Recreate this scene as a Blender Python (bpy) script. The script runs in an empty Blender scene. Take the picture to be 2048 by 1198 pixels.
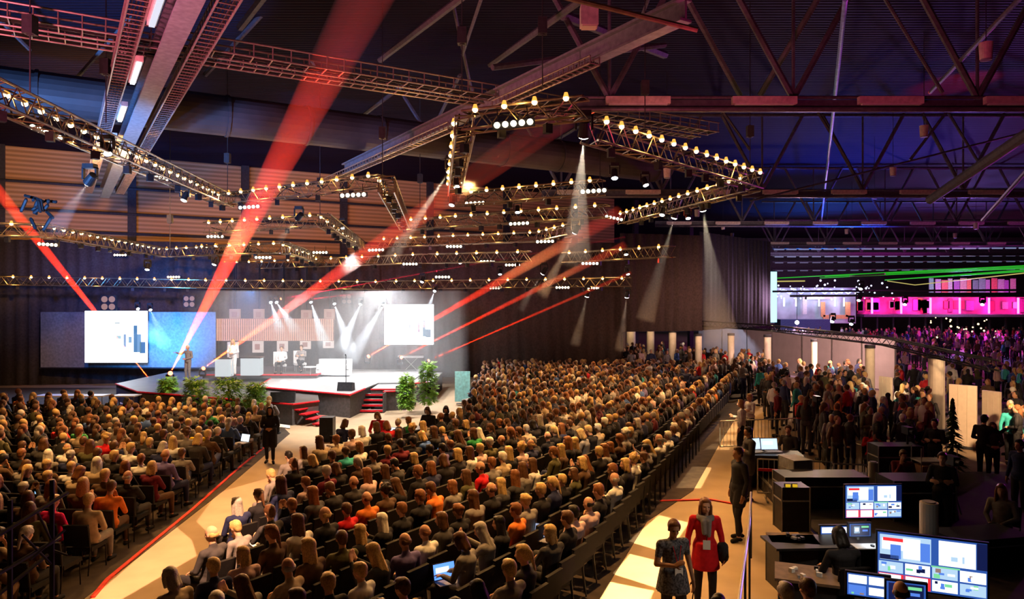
import bpy, math, random
from mathutils import Vector, Matrix, Euler
SC = bpy.context.scene; COL = SC.collection
F, CX, CY, EYE = 1450.0, 1024.0, 597.0, 5.3
def W(px, py, D): return Vector(((px-CX)/F*D, D, EYE-(py-CY)/F*D))
def G(px, py, z=0.0):
    return W(px, py, (EYE-z)*F/(py-CY))
# ---------------------------------------------------------------- camera, world, exposure
cam = bpy.data.objects.new('camera', bpy.data.cameras.new('camera')); COL.objects.link(cam)
cam.location = (0, 0, EYE); cam.rotation_euler = (math.pi/2, 0, 0)
cam.data.sensor_width = 36; cam.data.lens = 36*F/2048; cam.data.shift_y = -2/2048
cam.data.clip_start = .05; cam.data.clip_end = 400; SC.camera = cam
SC.view_settings.view_transform = 'Standard'; SC.view_settings.look = 'None'
SC.view_settings.gamma = 1; SC.view_settings.exposure = 0; SC.view_settings.use_curve_mapping = False
cy = SC.cycles
cy.use_denoising = True; cy.max_bounces = 3; cy.diffuse_bounces = 2; cy.glossy_bounces = 2; cy.transmission_bounces = 4
cy.transparent_max_bounces = 16; cy.volume_bounces = 0; cy.sample_clamp_indirect = 3; cy.use_light_tree = True
cy.caustics_reflective = False; cy.caustics_refractive = False
wd = bpy.data.worlds.new('world'); SC.world = wd; wd.use_nodes = True
wd.node_tree.nodes['Background'].inputs[0].default_value = (.5, .35, .55, 1)
wd.node_tree.nodes['Background'].inputs[1].default_value = .007

def aim(o, d):
    o.rotation_euler = Vector(d).to_track_quat('-Z', 'Y').to_euler()
def spot(name, p, to, col, I, half, blend=.5, rad=.15, parent=None):
    """I = radiant intensity (W/sr)"""
    l = bpy.data.lights.new(name, 'SPOT'); l.color = col; l.energy = I*4*math.pi
    l.spot_size = 2*math.radians(half); l.spot_blend = blend; l.shadow_soft_size = rad
    o = bpy.data.objects.new(name, l); COL.objects.link(o); o.location = p; aim(o, Vector(to)-Vector(p))
    return o
def area(name, p, to, col, E, sx, sy):
    l = bpy.data.lights.new(name, 'AREA'); l.shape = 'RECTANGLE'; l.size = sx; l.size_y = sy; l.color = col; l.energy = E
    o = bpy.data.objects.new(name, l); COL.objects.link(o); o.location = p; aim(o, Vector(to)-Vector(p)); return o
def glow(name, p, col, E, r=.12):
    l = bpy.data.lights.new(name, 'POINT'); l.color = col; l.energy = E; l.shadow_soft_size = r
    o = bpy.data.objects.new(name, l); COL.objects.link(o); o.location = p; return o
AMB = (1, .50, .16)
# warm audience light from the lamps on the trusses
for p, q, i, h in (((-1.5, 25, 9.3), (-1, 15, 0), 620, 38), ((3.5, 26, 9.2), (1.5, 18, 0), 420, 34), ((-10.5, 27, 9.3), (-11, 17, 0), 560, 42), ((1, 36, 9.0), (1, 27, 0), 620, 44), ((-15, 34, 9.2), (-14, 26, 0), 420, 42),
    ((6, 44, 9.0), (5, 38, 0), 620, 40), ((10.5, 32, 8.8), (5.5, 29, 0), 520, 30), ((-4, 17, 9.3), (-3, 10.5, 0), 200, 42)):
    spot('audience_light', p, q, (1, .49, .155), i*.9, h, .8, .15)
for x, y, i in ((.5, 14, 330), (-1.5, 20, 260), (3.6, 20, 240), (-11, 17, 400), (-13.5, 24, 380), (3, 27.5, 260), (7.5, 33, 260), (1.5, 36, 240)):
    spot('audience_light', (x+.6, y, 9.3), (x, y+.8, 0), (1, .50, .15), i, 34, .9, .1)
spot('audience_light', (18, 44, 8.5), (14, 37, 0), (1, .66, .4), 420, 42, .9, .2)
# stage: white front and top light
for x, y, i in ((-13, 33, 1100), (-9, 32, 1500), (-6, 36, 1300)):
    spot('stage_light', (x, y, 6.6), (x-.5, y+4.5, 1), (.95, .96, 1), i*.16, 50, .8, .2)
spot('stage_light', (-6.6, 29, 7.4), (-6.4, 29.6, 0), (1, .93, .84), 420, 36, .9, .2)
spot('stage_light', (-3, 34, 7.0), (-3.2, 34.5, 0), (1, .95, .9), 260, 34, .9, .2)
spot('stage_light', (-7.5, 40, 6.5), (-7.3, 37, 0), (1, .97, .95), 260, 60, .7, .2)
# blue wash on the drapes beside the screens
spot('blue_wash_light', (-20, 40, 2.2), (-21, 46, 5), (.02, .26, .9), 420, 65, 1, .3)
spot('blue_wash_light', (-14, 39, 5.8), (-17, 44.5, 1.5), (.03, .30, 1), 70, 60, 1, .3)
spot('blue_wash_light', (-23, 36, 7.2), (-22, 45, 7.4), (.06, .13, .6), 420, 60, 1, .3)
spot('blue_wash_light', (-23, 37, 6.5), (-23, 37.5, 0), (.02, .25, 1), 160, 60, 1, .3)
# brown drape wash
spot('drape_light', (5, 37, 6.9), (7, 48, 4.5), (1, .6, .38), 26, 65, 1, 1.2)
# siding wall and roof, warm spill from the rings
spot('wall_light', (-14, 24, 9.8), (-24, 50, 12), (1, .46, .12), 800, 55, 1, .3)
spot('wall_light', (-4, 34, 9.6), (-8, 58, 12), (1, .30, .3), 240, 50, 1, .3)
# coloured washes of the right part of the hall
spot('blue_roof_light', (26, 52, 4.5), (22, 48, 14), (.01, .08, 1), 1500, 46, 1, .4)
spot('blue_roof_light', (34, 78, 4.0), (33, 76, 14), (.01, .22, 1), 1800, 50, 1, .4)
spot('magenta_roof_light', (44, 48, 4.0), (30, 36, 13), (.8, .04, .8), 700, 60, 1, .4)
spot('purple_roof_light', (50, 80, 4.0), (44, 60, 14), (.35, .2, 1), 1500, 70, 1, .4)
spot('red_roof_light', (21.5, 26.5, 8), (19.6, 32, 14.8), (1, .02, .01), 900, 11, .6, .1)
spot('magenta_roof_light', (4, 12, 6.6), (10, 22, 14), (.9, .03, .2), 60, 70, 1, .4)
spot('blue_beam_light', (-14, 15, 6), (-13, 25, 11), (.12, .35, 1), 1100, 42, 1, .4)
spot('pink_beam_light', (-9.5, 9, 6.6), (-6.5, 15, 11), (1, .2, .3), 330, 48, 1, .4)
spot('magenta_hall_light', (52, 68, 8), (42, 78, 2), (1, .03, .75), 900, 60, 1, .5)
spot('magenta_hall_light', (30, 62, 8), (33, 52, 0), (1, .08, .7), 300, 60, 1, .5)
spot('white_hall_light', (34, 76, 8), (34, 88, 4), (.6, .7, 1), 300, 50, 1, .5)

# ---------------------------------------------------------------- materials
def new_mat(name):
    m = bpy.data.materials.new(name); m.use_nodes = True
    return m, m.node_tree, m.node_tree.nodes['Principled BSDF']
def mat(name, col, rough=.7, metal=0, var=.25, scale=8, bump=0, spec=.15):
    m, nt, b = new_mat(name)
    b.inputs['Roughness'].default_value = rough; b.inputs['Metallic'].default_value = metal
    b.inputs['Specular IOR Level'].default_value = spec
    n = nt.nodes.new('ShaderNodeTexNoise'); n.inputs['Scale'].default_value = scale; n.inputs['Detail'].default_value = 3
    tc = nt.nodes.new('ShaderNodeTexCoord'); nt.links.new(tc.outputs['Object'], n.inputs['Vector'])
    r = nt.nodes.new('ShaderNodeValToRGB'); r.color_ramp.elements[0].position = .3; r.color_ramp.elements[1].position = .7
    r.color_ramp.elements[0].color = (*[c*(1-var) for c in col], 1); r.color_ramp.elements[1].color = (*[min(1, c*(1+var*.5)) for c in col], 1)
    nt.links.new(n.outputs['Fac'], r.inputs['Fac']); nt.links.new(r.outputs['Color'], b.inputs['Base Color'])
    if bump:
        bp = nt.nodes.new('ShaderNodeBump'); bp.inputs['Strength'].default_value = bump; bp.inputs['Distance'].default_value = .02
        nt.links.new(n.outputs['Fac'], bp.inputs['Height']); nt.links.new(bp.outputs['Normal'], b.inputs['Normal'])
    return m
def emis(name, col, s, light=False):
    m, nt, b = new_mat(name)
    b.inputs['Base Color'].default_value = (.02, .02, .02, 1)
    b.inputs['Emission Color'].default_value = (*col, 1); b.inputs['Emission Strength'].default_value = s
    if not light: m.cycles.emission_sampling = 'NONE'
    return m
def wave_mat(name, c1, c2, scale, axis='X', rough=.8, bump=.6, metal=0, dist=0):
    m, nt, b = new_mat(name); b.inputs['Roughness'].default_value = rough; b.inputs['Metallic'].default_value = metal; b.inputs['Specular IOR Level'].default_value = .03
    tc = nt.nodes.new('ShaderNodeTexCoord'); w = nt.nodes.new('ShaderNodeTexWave'); w.bands_direction = axis
    w.inputs['Scale'].default_value = scale; w.inputs['Distortion'].default_value = dist; w.inputs['Detail'].default_value = 1
    nt.links.new(tc.outputs['Object'], w.inputs['Vector'])
    r = nt.nodes.new('ShaderNodeValToRGB'); r.color_ramp.elements[0].color = (*c1, 1); r.color_ramp.elements[1].color = (*c2, 1)
    nt.links.new(w.outputs['Fac'], r.inputs['Fac']); nt.links.new(r.outputs['Color'], b.inputs['Base Color'])
    bp = nt.nodes.new('ShaderNodeBump'); bp.inputs['Strength'].default_value = bump; bp.inputs['Distance'].default_value = .08
    nt.links.new(w.outputs['Fac'], bp.inputs['Height']); nt.links.new(bp.outputs['Normal'], b.inputs['Normal'])
    return m
def haze_mat(name, dens, col=(1, 1, 1)):
    m = bpy.data.materials.new(name); m.use_nodes = True; nt = m.node_tree; nt.nodes.clear()
    v = nt.nodes.new('ShaderNodeVolumeScatter'); v.inputs['Density'].default_value = dens; v.inputs['Color'].default_value = (*col, 1)
    o = nt.nodes.new('ShaderNodeOutputMaterial'); nt.links.new(v.outputs[0], o.inputs['Volume']); return m
M = {
 'floor': mat('beige floor', (.40, .30, .20), .85, var=.12, scale=1.2, spec=.1),
 'black': mat('black metal', (.025, .024, .026), .45, .3),
 'blackcloth': mat('black cloth', (.03, .028, .032), .95, bump=.4),
 'plastic': mat('black plastic', (.03, .03, .033), .4),
 'alu': mat('aluminium', (.62, .6, .58), .32, .9, var=.15),
 'steel': mat('painted steel', (.13, .135, .16), .55, .1),
 'dark': mat('dark steel', (.05, .05, .06), .6, .1),
 'white': mat('white laminate', (.8, .8, .78), .5, var=.04),
 'grey': mat('grey plastic', (.35, .35, .36), .6),
 'red': mat('red edging', (.7, .02, .03), .6),
 'skirt': mat('charcoal skirt', (.10, .085, .085), .9, bump=.3),
 'deck': mat('pale stage deck', (.36, .36, .36), .45, var=.1, scale=2), 'deck2': mat('grey stage deck', (.10, .095, .09), .5, var=.2, scale=2),
 'leaf': mat('green leaf', (.26, .55, .07), .5, var=.5, scale=3),
 'darkleaf': mat('dark leaf', (.03, .07, .02), .6, var=.5),
 'pot': mat('dark planter', (.04, .035, .03), .5),
 'chair': mat('black upholstery', (.013, .012, .013), .8, bump=.3),
 'wood': mat('pale board', (.75, .66, .52), .6, var=.08, scale=2),
 'brown': mat('brown drape fabric', (.11, .075, .06), .95),
 'paper': mat('paper', (.85, .85, .82), .7, var=.03),
 'duct': mat('galvanised duct', (.09, .075, .08), .55, .3, scale=1),
 'flesh': None,
 'truss': mat('truss metal', (.34, .27, .18), .3, .75, var=.3), 'bulb': emis('warm bulb', (1, .66, .28), 14), 'bulbcap': emis('amber rim glow', (1, .40, .06), 1.5),
 'blinder': emis('blinder lamp', (1, .80, .52), 9),
 'lens': emis('white lens', (1, .97, .92), 14), 'redlens': emis('red lens', (1, .12, .05), 12), 'coollens': emis('cool lens', (.8, .9, 1), 12),
}
# ---------------------------------------------------------------- mesh builder
class MB:
    def __init__(s): s.v = []; s.f = []; s.mi = []; s.cur = 0
    def add(s, vs, fs):
        n = len(s.v); s.v += [tuple(v) for v in vs]; s.f += [tuple(i+n for i in f) for f in fs]; s.mi += [s.cur]*len(fs); return s
    def box(s, c, d, rz=0, R=None):
        c = Vector(c); R = R or Matrix.Rotation(rz, 3, 'Z')
        vs = [c+R@Vector((x*d[0]/2, y*d[1]/2, z*d[2]/2)) for x in (-1, 1) for y in (-1, 1) for z in (-1, 1)]
        return s.add(vs, [(0, 1, 3, 2), (4, 6, 7, 5), (0, 4, 5, 1), (2, 3, 7, 6), (0, 2, 6, 4), (1, 5, 7, 3)])
    def tube(s, a, b, r, r2=None, n=8, caps=True):
        a, b = Vector(a), Vector(b); r2 = r if r2 is None else r2; d = b-a
        if d.length < 1e-6: return s
        q = d.to_track_quat('Z', 'Y'); vs = []
        for p, rr in ((a, r), (b, r2)):
            for i in range(n):
                t = 2*math.pi*i/n; vs.append(p+q@Vector((math.cos(t)*rr, math.sin(t)*rr, 0)))
        fs = [(i, (i+1) % n, n+(i+1) % n, n+i) for i in range(n)]
        if caps: fs += [tuple(range(n))[::-1], tuple(range(n, 2*n))]
        return s.add(vs, fs)
    def ell(s, c, r, seg=12, rings=8, R=None):
        c = Vector(c); vs = []; R = R or Matrix.Identity(3)
        r = r if hasattr(r, '__len__') else (r, r, r)
        for j in range(1, rings):
            ph = math.pi*j/rings
            for i in range(seg):
                t = 2*math.pi*i/seg; vs.append(c+R@Vector((r[0]*math.sin(ph)*math.cos(t), r[1]*math.sin(ph)*math.sin(t), r[2]*math.cos(ph))))
        top = len(vs); vs += [c+R@Vector((0, 0, r[2])), c-R@Vector((0, 0, r[2]))]; fs = []
        for j in range(rings-2):
            for i in range(seg):
                a, b = j*seg+i, j*seg+(i+1) % seg; fs.append((a, a+seg, b+seg, b))
        for i in range(seg):
            fs.append((top, i, (i+1) % seg)); k = (rings-2)*seg; fs.append((top+1, k+(i+1) % seg, k+i))
        return s.add(vs, fs)
    def cap(s, a, b, r, r2=None, n=10):
        r2 = r if r2 is None else r2
        s.tube(a, b, r, r2, n); s.ell(a, r, n, 6); s.ell(b, r2, n, 6); return s
    def prism(s, pts, z0, z1):
        n = len(pts); vs = [(p[0], p[1], z0) for p in pts]+[(p[0], p[1], z1) for p in pts]
        return s.add(vs, [(i, (i+1) % n, n+(i+1) % n, n+i) for i in range(n)]+[tuple(range(n))[::-1], tuple(range(n, 2*n))])
    def mesh(s, name, mats, smooth=False):
        me = bpy.data.meshes.new(name); me.from_pydata(s.v, [], s.f)
        for m in (mats if isinstance(mats, (list, tuple)) else [mats]): me.materials.append(m)
        if max(s.mi or [0]): me.polygons.foreach_set('material_index', s.mi)
        if smooth: me.polygons.foreach_set('use_smooth', [True]*len(me.polygons))
        me.update(); return me
    def build(s, name, mats, parent=None, smooth=False, loc=None, rz=0):
        o = bpy.data.objects.new(name, s.mesh(name, mats, smooth)); COL.objects.link(o)
        if parent is not None: o.parent = parent
        if loc is not None: o.location = loc
        o.rotation_euler[2] = rz; return o
def tag(o, label=None, cat=None, group=None, kind=None):
    if label: o['label'] = label
    if cat: o['category'] = cat
    if group: o['group'] = group
    if kind: o['kind'] = kind
    return o
def thing(name, loc, label, cat, group=None, rz=0):
    o = bpy.data.objects.new(name, None); COL.objects.link(o); o.location = loc; o.rotation_euler[2] = rz
    o.empty_display_size = .2
    return tag(o, label, cat, group)
def kids(o): return KIDS.get(o.name, [])
def copy_tree(root, loc, rz=None, parts=True):
    r = root.copy(); COL.objects.link(r); r.location = loc
    if rz is not None: r.rotation_euler[2] = rz
    if parts:
        for ch in list(root.children):
            c = ch.copy(); COL.objects.link(c); c.parent = r
            for g in ch.children:
                d = g.copy(); COL.objects.link(d); d.parent = c
    return r
ORD = 'first second third fourth fifth sixth seventh eighth ninth tenth eleventh twelfth thirteenth fourteenth fifteenth sixteenth seventeenth eighteenth nineteenth'.split()
def ordn(i):
    if i < 19: return ORD[i]
    t, u = divmod(i+1, 10); T = {2: 'twent', 3: 'thirt', 4: 'fort', 5: 'fift', 6: 'sixt', 7: 'sevent'}[t]
    return T+'ieth' if u == 0 else T+'y-'+ORD[u-1]
# ---------------------------------------------------------------- people
def remesh(mb, name, m, voxel, smooth=3):
    me = mb.mesh(name, m); o = bpy.data.objects.new(name, me); COL.objects.link(o)
    r = o.modifiers.new('r', 'REMESH'); r.mode = 'VOXEL'; r.voxel_size = voxel; r.use_smooth_shade = True
    if smooth:
        s = o.modifiers.new('s', 'SMOOTH'); s.iterations = smooth; s.factor = .5
    dg = bpy.context.evaluated_depsgraph_get(); dg.update()
    out = bpy.data.meshes.new_from_object(o.evaluated_get(dg), depsgraph=dg); out.name = name
    bpy.data.objects.remove(o); bpy.data.meshes.remove(me)
    if not out.materials: out.materials.append(m)
    return out
PS = 1.1   # people and chairs share this size
def V(*a): return Vector(a)
def hand(mb, w, d, up, side, curl=.5, sc=1.0):
    """palm and five fingers; w wrist, d direction, up = back-of-hand normal, side = +1/-1 thumb side"""
    d = V(*d).normalized(); up = V(*up); up = (up-d*up.dot(d)).normalized(); lat = d.cross(up)*side
    for k in (-1, 0, 1): mb.cap(w+lat*k*.018*sc, w+d*.085*sc+lat*k*.026*sc, .017*sc, .015*sc, 8)
    for k, L in ((-1.5, .062), (-.5, .078), (.5, .084), (1.5, .074)):
        a = w+d*.085*sc+lat*k*.021*sc; d1 = (d-up*curl*.5).normalized(); b = a+d1*L*.5*sc
        d2 = (d-up*curl*1.3).normalized(); mb.cap(a, b, .0105*sc, .0095*sc, 8); mb.cap(b, b+d2*L*.5*sc, .0095*sc, .008*sc, 8)
    a = w+d*.02*sc+lat*.028*sc; b = a+(d*.6+lat*.75-up*.25).normalized()*.045*sc
    mb.cap(a, b, .0135*sc, .012*sc, 8); mb.cap(b, b+(d*.9+lat*.2-up*.3).normalized()*.032*sc, .0115*sc, .0095*sc, 8)
def head(mb, c, R, face=True):
    P = lambda x, y, z: c+R@V(x, y, z)
    mb.ell(P(0, -.012, .02), (.076, .094, .098), 16, 12, R)      # cranium
    mb.ell(P(0, .022, -.035), (.058, .068, .078), 14, 10, R)     # face and jaw
    mb.ell(P(0, .062, -.088), (.026, .024, .02), 8, 6, R)        # chin
    mb.cap(P(0, .088, .002), P(0, .104, -.032), .010, .015, 8)   # nose
    mb.ell(P(0, .079, -.062), (.024, .013, .009), 8, 6, R)       # lips
    mb.ell(P(0, .076, .022), (.05, .018, .010), 8, 6, R)         # brow
    for s in (-1, 1):
        mb.ell(P(s*.079, .0, -.012), (.010, .02, .031), 8, 6, R)
        mb.ell(P(s*.036, .062, -.03), (.02, .02, .018), 8, 6, R)
def hair_mb(c, R, style):
    mb = MB(); P = lambda x, y, z: c+R@V(x, y, z)
    if style == 'bald':
        for s in (-1, 1): mb.ell(P(s*.056, -.045, -.01), (.03, .052, .05), 10, 8, R)
        mb.ell(P(0, -.085, -.015), (.06, .025, .045), 10, 8, R); return mb
    mb.ell(P(0, -.026, .034), (.086, .099, .098), 16, 12, R); mb.ell(P(0, .03, .095), (.062, .05, .03), 12, 8, R)
    mb.ell(P(0, -.06, -.02), (.073, .055, .07), 12, 8, R)
    for s in (-1, 1): mb.ell(P(s*.074, .012, .035), (.016, .04, .05), 8, 6, R)
    if style in ('long', 'bob'):
        L = -.30 if style == 'long' else -.14
        for s in (-1, 0, 1): mb.cap(P(s*.045, -.06+abs(s)*.02, -.02), P(s*.06, -.085+abs(s)*.03, L), .052, .04, 10)
        for s in (-1, 1): mb.cap(P(s*.083, .01, .0), P(s*.088, .015, L*.75), .026, .022, 8)
    if style == 'bun': mb.ell(P(0, -.13, .05), .042, 12, 8)
    if style == 'pony': mb.cap(P(0, -.12, .02), P(0, -.16, -.2), .034, .018, 10)
    if style == 'curly':
        rr = random.Random(4)
        for i in range(26):
            a, b = rr.uniform(0, 6.28), rr.uniform(-.2, 1.4)
            mb.ell(P(.085*math.cos(b)*math.cos(a), -.03+.095*math.cos(b)*math.sin(a)-.01, .03+.1*math.sin(b)), .034, 8, 6)
    return mb
def torso(mb, pel, ch, sh, g, w=1.0, lo=0):
    """stack of ellipsoids from pelvis to shoulders; g grows it for clothing"""
    for i in range(9):
        t = i/8; p = pel.lerp(ch, t)
        rx = (.165-.035*math.sin(t*math.pi*.9)+.012*t)*w; ry = (.115-.008*math.sin(t*math.pi)+.01*t)*w
        mb.ell(p, (rx+g, ry+g, .085+g), 16, 10)
    for s in (0, 1): mb.cap(ch+V(0, -.01, .04), sh[s]+V(0, 0, -.012), .066*w+g, .055*w+g, 12)
def figure(name, J, style='short', voxel=.013, sleeves=1, skirt=False, coat=0, w=1.0, hr=(0, 0), flare=0):
    """J: joints. Returns the five meshes of a person"""
    pel, ch, nk, hd = J['pel'], J['ch'], J['nk'], J['hd']; sh, el, wr = J['sh'], J['el'], J['wr']; hp, kn, an, to = J['hp'], J['kn'], J['an'], J['to']
    R = Euler((hr[0], 0, hr[1])).to_matrix()
    b = MB(); torso(b, pel, ch, sh, 0, w)
    b.cap(ch+V(0, -.01, .07), nk, .056, .052, 12); b.cap(nk, hd+V(0, -.012, -.04), .053, .052, 12); head(b, hd, R)
    for s in (0, 1):
        b.cap(sh[s], el[s], .05*w, .04, 12); b.cap(el[s], wr[s], .039, .027, 12)
        hand(b, wr[s], J['hdir'][s], J['hup'][s], (1 if s else -1), J.get('curl', .5))
        b.cap(hp[s], kn[s], .085*w, .056, 12); b.cap(kn[s], an[s], .055, .037, 12); b.cap(an[s]+V(0, 0, -.03), to[s], .037, .03, 8)
    ms = [remesh(b, name+' body', M['flesh'], voxel, 2 if voxel < .02 else 1)]
    h = hair_mb(hd, R, style); ms.append(remesh(h, name+' hair', M['flesh'], max(voxel, .012), 2))
    t = MB(); g = .014; torso(t, pel+V(0, 0, -.03), ch, sh, g, w)
    if flare: t.ell(pel+V(0, 0, .02), (.2*w, .155*w, .2), 16, 10); t.tube(pel+V(0, 0, .1), pel+V(0, 0, -.3*flare), .18*w, .24*w, 18)
    t.ell(pel+V(0, 0, .03), (.186*w, .144*w, .12), 16, 10)
    t.cap(ch+V(0, -.012, .06), nk+V(0, -.012, -.035), .066, .062, 12)
    for s in (0, 1):
        t.cap(sh[s], el[s] if sleeves else sh[s].lerp(el[s], .6), .056*w+g*.4, .049, 12)
        if sleeves: t.cap(el[s], el[s].lerp(wr[s], .93), .048, .037, 12)
        if coat: t.cap(hp[s]+V(0, 0, .06), hp[s]+V(0, 0, .06)+(kn[s]-hp[s])*coat, .115*w, .12*w, 12)
    ms.append(remesh(t, name+' top', M['flesh'], max(voxel, .014), 4))
    p = MB(); p.ell(pel+V(0, 0, -.01), (.178*w, .135*w, .11), 14, 10)
    for s in (0, 1):
        if skirt: p.cap(hp[s], hp[s].lerp(kn[s], .85), .105*w, .1, 12)
        p.cap(hp[s], kn[s], .097*w, .068, 12); p.cap(kn[s], an[s].lerp(kn[s], .12), .066, .052, 12)
    ms.append(remesh(p, name+' trousers', M['flesh'], max(voxel, .016), 3))
    f = MB()
    for s in (0, 1): f.cap(an[s]+V(0, 0, -.035), to[s]+V(0, 0, 0), .047, .04, 10); f.ell(an[s]+V(0, -.03, -.05), (.042, .05, .035), 10, 6)
    ms.append(remesh(f, name+' shoes', M['flesh'], max(voxel, .012), 1))
    return ms
def seated(arms='lap', lean=0.0, turn=0.0, look=0.0, tilt=0.0, cross=False):
    T = lambda p: Matrix.Rotation(turn, 3, 'Z')@Matrix.Rotation(-lean, 3, 'X')@p
    b0 = V(0, -.02, .53); B = lambda x, y, z: b0+T(V(x, y, z))
    J = dict(pel=V(0, 0, .53), ch=B(0, -.02, .40), nk=B(0, .0, .56), hd=B(0, .035, .685)+V(0, .06*tilt, -.02*tilt), sh=[B(-.185, -.02, .455), B(.185, -.02, .455)],
        hp=[V(-.09, .02, .51), V(.09, .02, .51)], kn=[V(-.13, .44, .52), V(.13, .44, .52)], an=[V(-.13, .42, .09), V(.13, .45, .09)], to=[V(-.14, .57, .035), V(.14, .6, .035)])
    if cross: J['kn'][1] = V(.03, .45, .60); J['an'][1] = V(-.12, .62, .28); J['to'][1] = V(-.17, .74, .24)
    A = {
     'lap': ([B(-.25, .04, .2), B(.25, .04, .2)], [V(-.09, .27, .63), V(.09, .27, .63)], [(.6, .7, -.2), (-.6, .7, -.2)], [(0, 0, 1)]*2),
     'fold': ([B(-.25, .09, .24), B(.25, .09, .24)], [B(.04, .19, .25), B(-.04, .21, .29)], [(1, -.1, .1), (-1, -.1, .1)], [(0, 1, .3)]*2),
     'phone': ([B(-.27, .16, .34), B(.27, .16, .34)], [B(-.06, .36, .56), B(.06, .36, .56)], [(.2, .4, .9), (-.2, .4, .9)], [(0, 1, .3)]*2),
     'chin': ([B(-.25, .04, .2), B(.2, .24, .2)], [V(-.05, .27, .63), B(.06, .16, .50)], [(.6, .7, -.2), (-.2, -.2, 1)], [(0, 0, 1), (.3, 1, 0)]),
     'type': ([B(-.26, .08, .2), B(.26, .08, .2)], [V(-.1, .33, .70), V(.1, .33, .70)], [(.2, 1, -.1), (-.2, 1, -.1)], [(0, 0, 1)]*2),
     'clap': ([B(-.24, .14, .22), B(.24, .14, .22)], [B(-.04, .33, .36), B(.04, .33, .36)], [(.15, .6, .7), (-.15, .6, .7)], [(-1, 0, 0), (1, 0, 0)]),
    }[arms]
    J['el'], J['wr'], J['hdir'], J['hup'] = A
    return J
def standing(arms='side', stride=0.0, lean=0.0, sc=1.0):
    J = dict(pel=V(0, 0, .98), ch=V(0, -.01+lean, 1.36), nk=V(0, lean, 1.50), hd=V(0, .03+lean*1.3, 1.63), sh=[V(-.18, lean-.01, 1.42), V(.18, lean-.01, 1.42)],
        hp=[V(-.09, 0, .93), V(.09, 0, .93)], kn=[V(-.1, .03+stride*.5, .5), V(.1, .03-stride*.3, .5)], an=[V(-.1, stride*.6, .09), V(.1, -stride*.9, .09)], to=[V(-.13, .15+stride*.6, .035), V(.13, .15-stride*.9, .035)])
    A = {
     'side': ([V(-.25, -.03+lean*.5, 1.14), V(.25, -.03+lean*.5, 1.14)], [V(-.27, .07, .90), V(.27, .03, .90)], [(.0, .2, -1), (.0, .2, -1)], [(-1, 0, 0), (1, 0, 0)]),
     'front': ([V(-.25, .0, 1.15), V(.25, .0, 1.15)], [V(-.06, .22, 1.08), V(.06, .22, 1.08)], [(.8, .3, .1), (-.8, .3, .1)], [(0, 1, .3)]*2),
     'hold': ([V(-.25, -.02, 1.15), V(.25, .0, 1.15)], [V(-.27, .07, .90), V(.1, .26, 1.2)], [(0, .2, -1), (-.3, .6, .5)], [(-1, 0, 0), (1, .2, .3)]),
     'fold': ([V(-.25, .05, 1.16), V(.25, .05, 1.16)], [V(.05, .18, 1.18), V(-.05, .2, 1.21)], [(1, -.1, .1), (-1, -.1, .1)], [(0, 1, .3)]*2),
     'point': ([V(-.25, .0, 1.15), V(.3, .15, 1.3)], [V(-.06, .22, 1.08), V(.36, .38, 1.4)], [(.8, .3, .1), (.3, .9, .1)], [(0, 1, .3), (0, 0, 1)]),
    }[arms]
    J['el'], J['wr'], J['hdir'], J['hup'] = A
    return J
def cmat(name, col, var=.18, sc=14, rough=.85): return mat(name, col, rough, 0, var, sc, .25, .2)
M['flesh'] = cmat('skin', (.62, .34, .22), .08, 20, .5)
SKIN = {'fair': M['flesh'], 'tan': cmat('tanned skin', (.42, .22, .13), .08, 20, .5), 'brown': cmat('brown skin', (.16, .075, .04), .08, 20, .5)}
HAIR = {'black': cmat('black hair', (.015, .012, .01), .3, 60, .45), 'brown': cmat('brown hair', (.10, .045, .02), .4, 60, .45), 'chestnut': cmat('chestnut hair', (.22, .085, .03), .4, 60, .45),
 'blond': cmat('blond hair', (.58, .38, .15), .4, 60, .45), 'grey': cmat('grey hair', (.42, .38, .34), .3, 60, .45), 'white': cmat('white hair', (.75, .7, .62), .2, 60, .5)}
CLO = {'black': (.018, .017, .02), 'charcoal': (.05, .047, .05), 'navy': (.02, .026, .08), 'brown': (.10, .055, .03), 'olive': (.09, .085, .035), 'grey': (.24, .22, .21), 'beige': (.5, .39, .26),
 'white': (.82, .8, .78), 'pale pink': (.72, .5, .48), 'red': (.62, .012, .02), 'magenta': (.8, .01, .14), 'yellow': (.75, .5, .02), 'purple': (.16, .13, .35), 'green': (.03, .28, .08),
 'turquoise': (.05, .5, .5), 'orange': (.75, .2, .03), 'blue': (.05, .12, .4), 'burgundy': (.14, .012, .025)}
CLOM = {k: cmat(k+' cloth', v) for k, v in CLO.items()}
def put_mats(o, m):
    o.material_slots[0].link = 'OBJECT'; o.material_slots[0].material = m
PARTS = ('body', 'hair', 'top', 'trousers', 'shoes')
def person(ms, loc, rz, skin, hair, top, trou, label, group=None, shoe='black', scale=1.0, name='person'):
    r = thing(name, loc, label, 'person', group, rz); r.scale = (scale*PS,)*3
    out = {}
    for nm, me, m in zip(PARTS, ms, (SKIN[skin], HAIR[hair], CLOM[top], CLOM[trou], CLOM[shoe])):
        o = bpy.data.objects.new(nm, me); COL.objects.link(o); o.parent = r; put_mats(o, m); out[nm] = o
    return r, out
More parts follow.
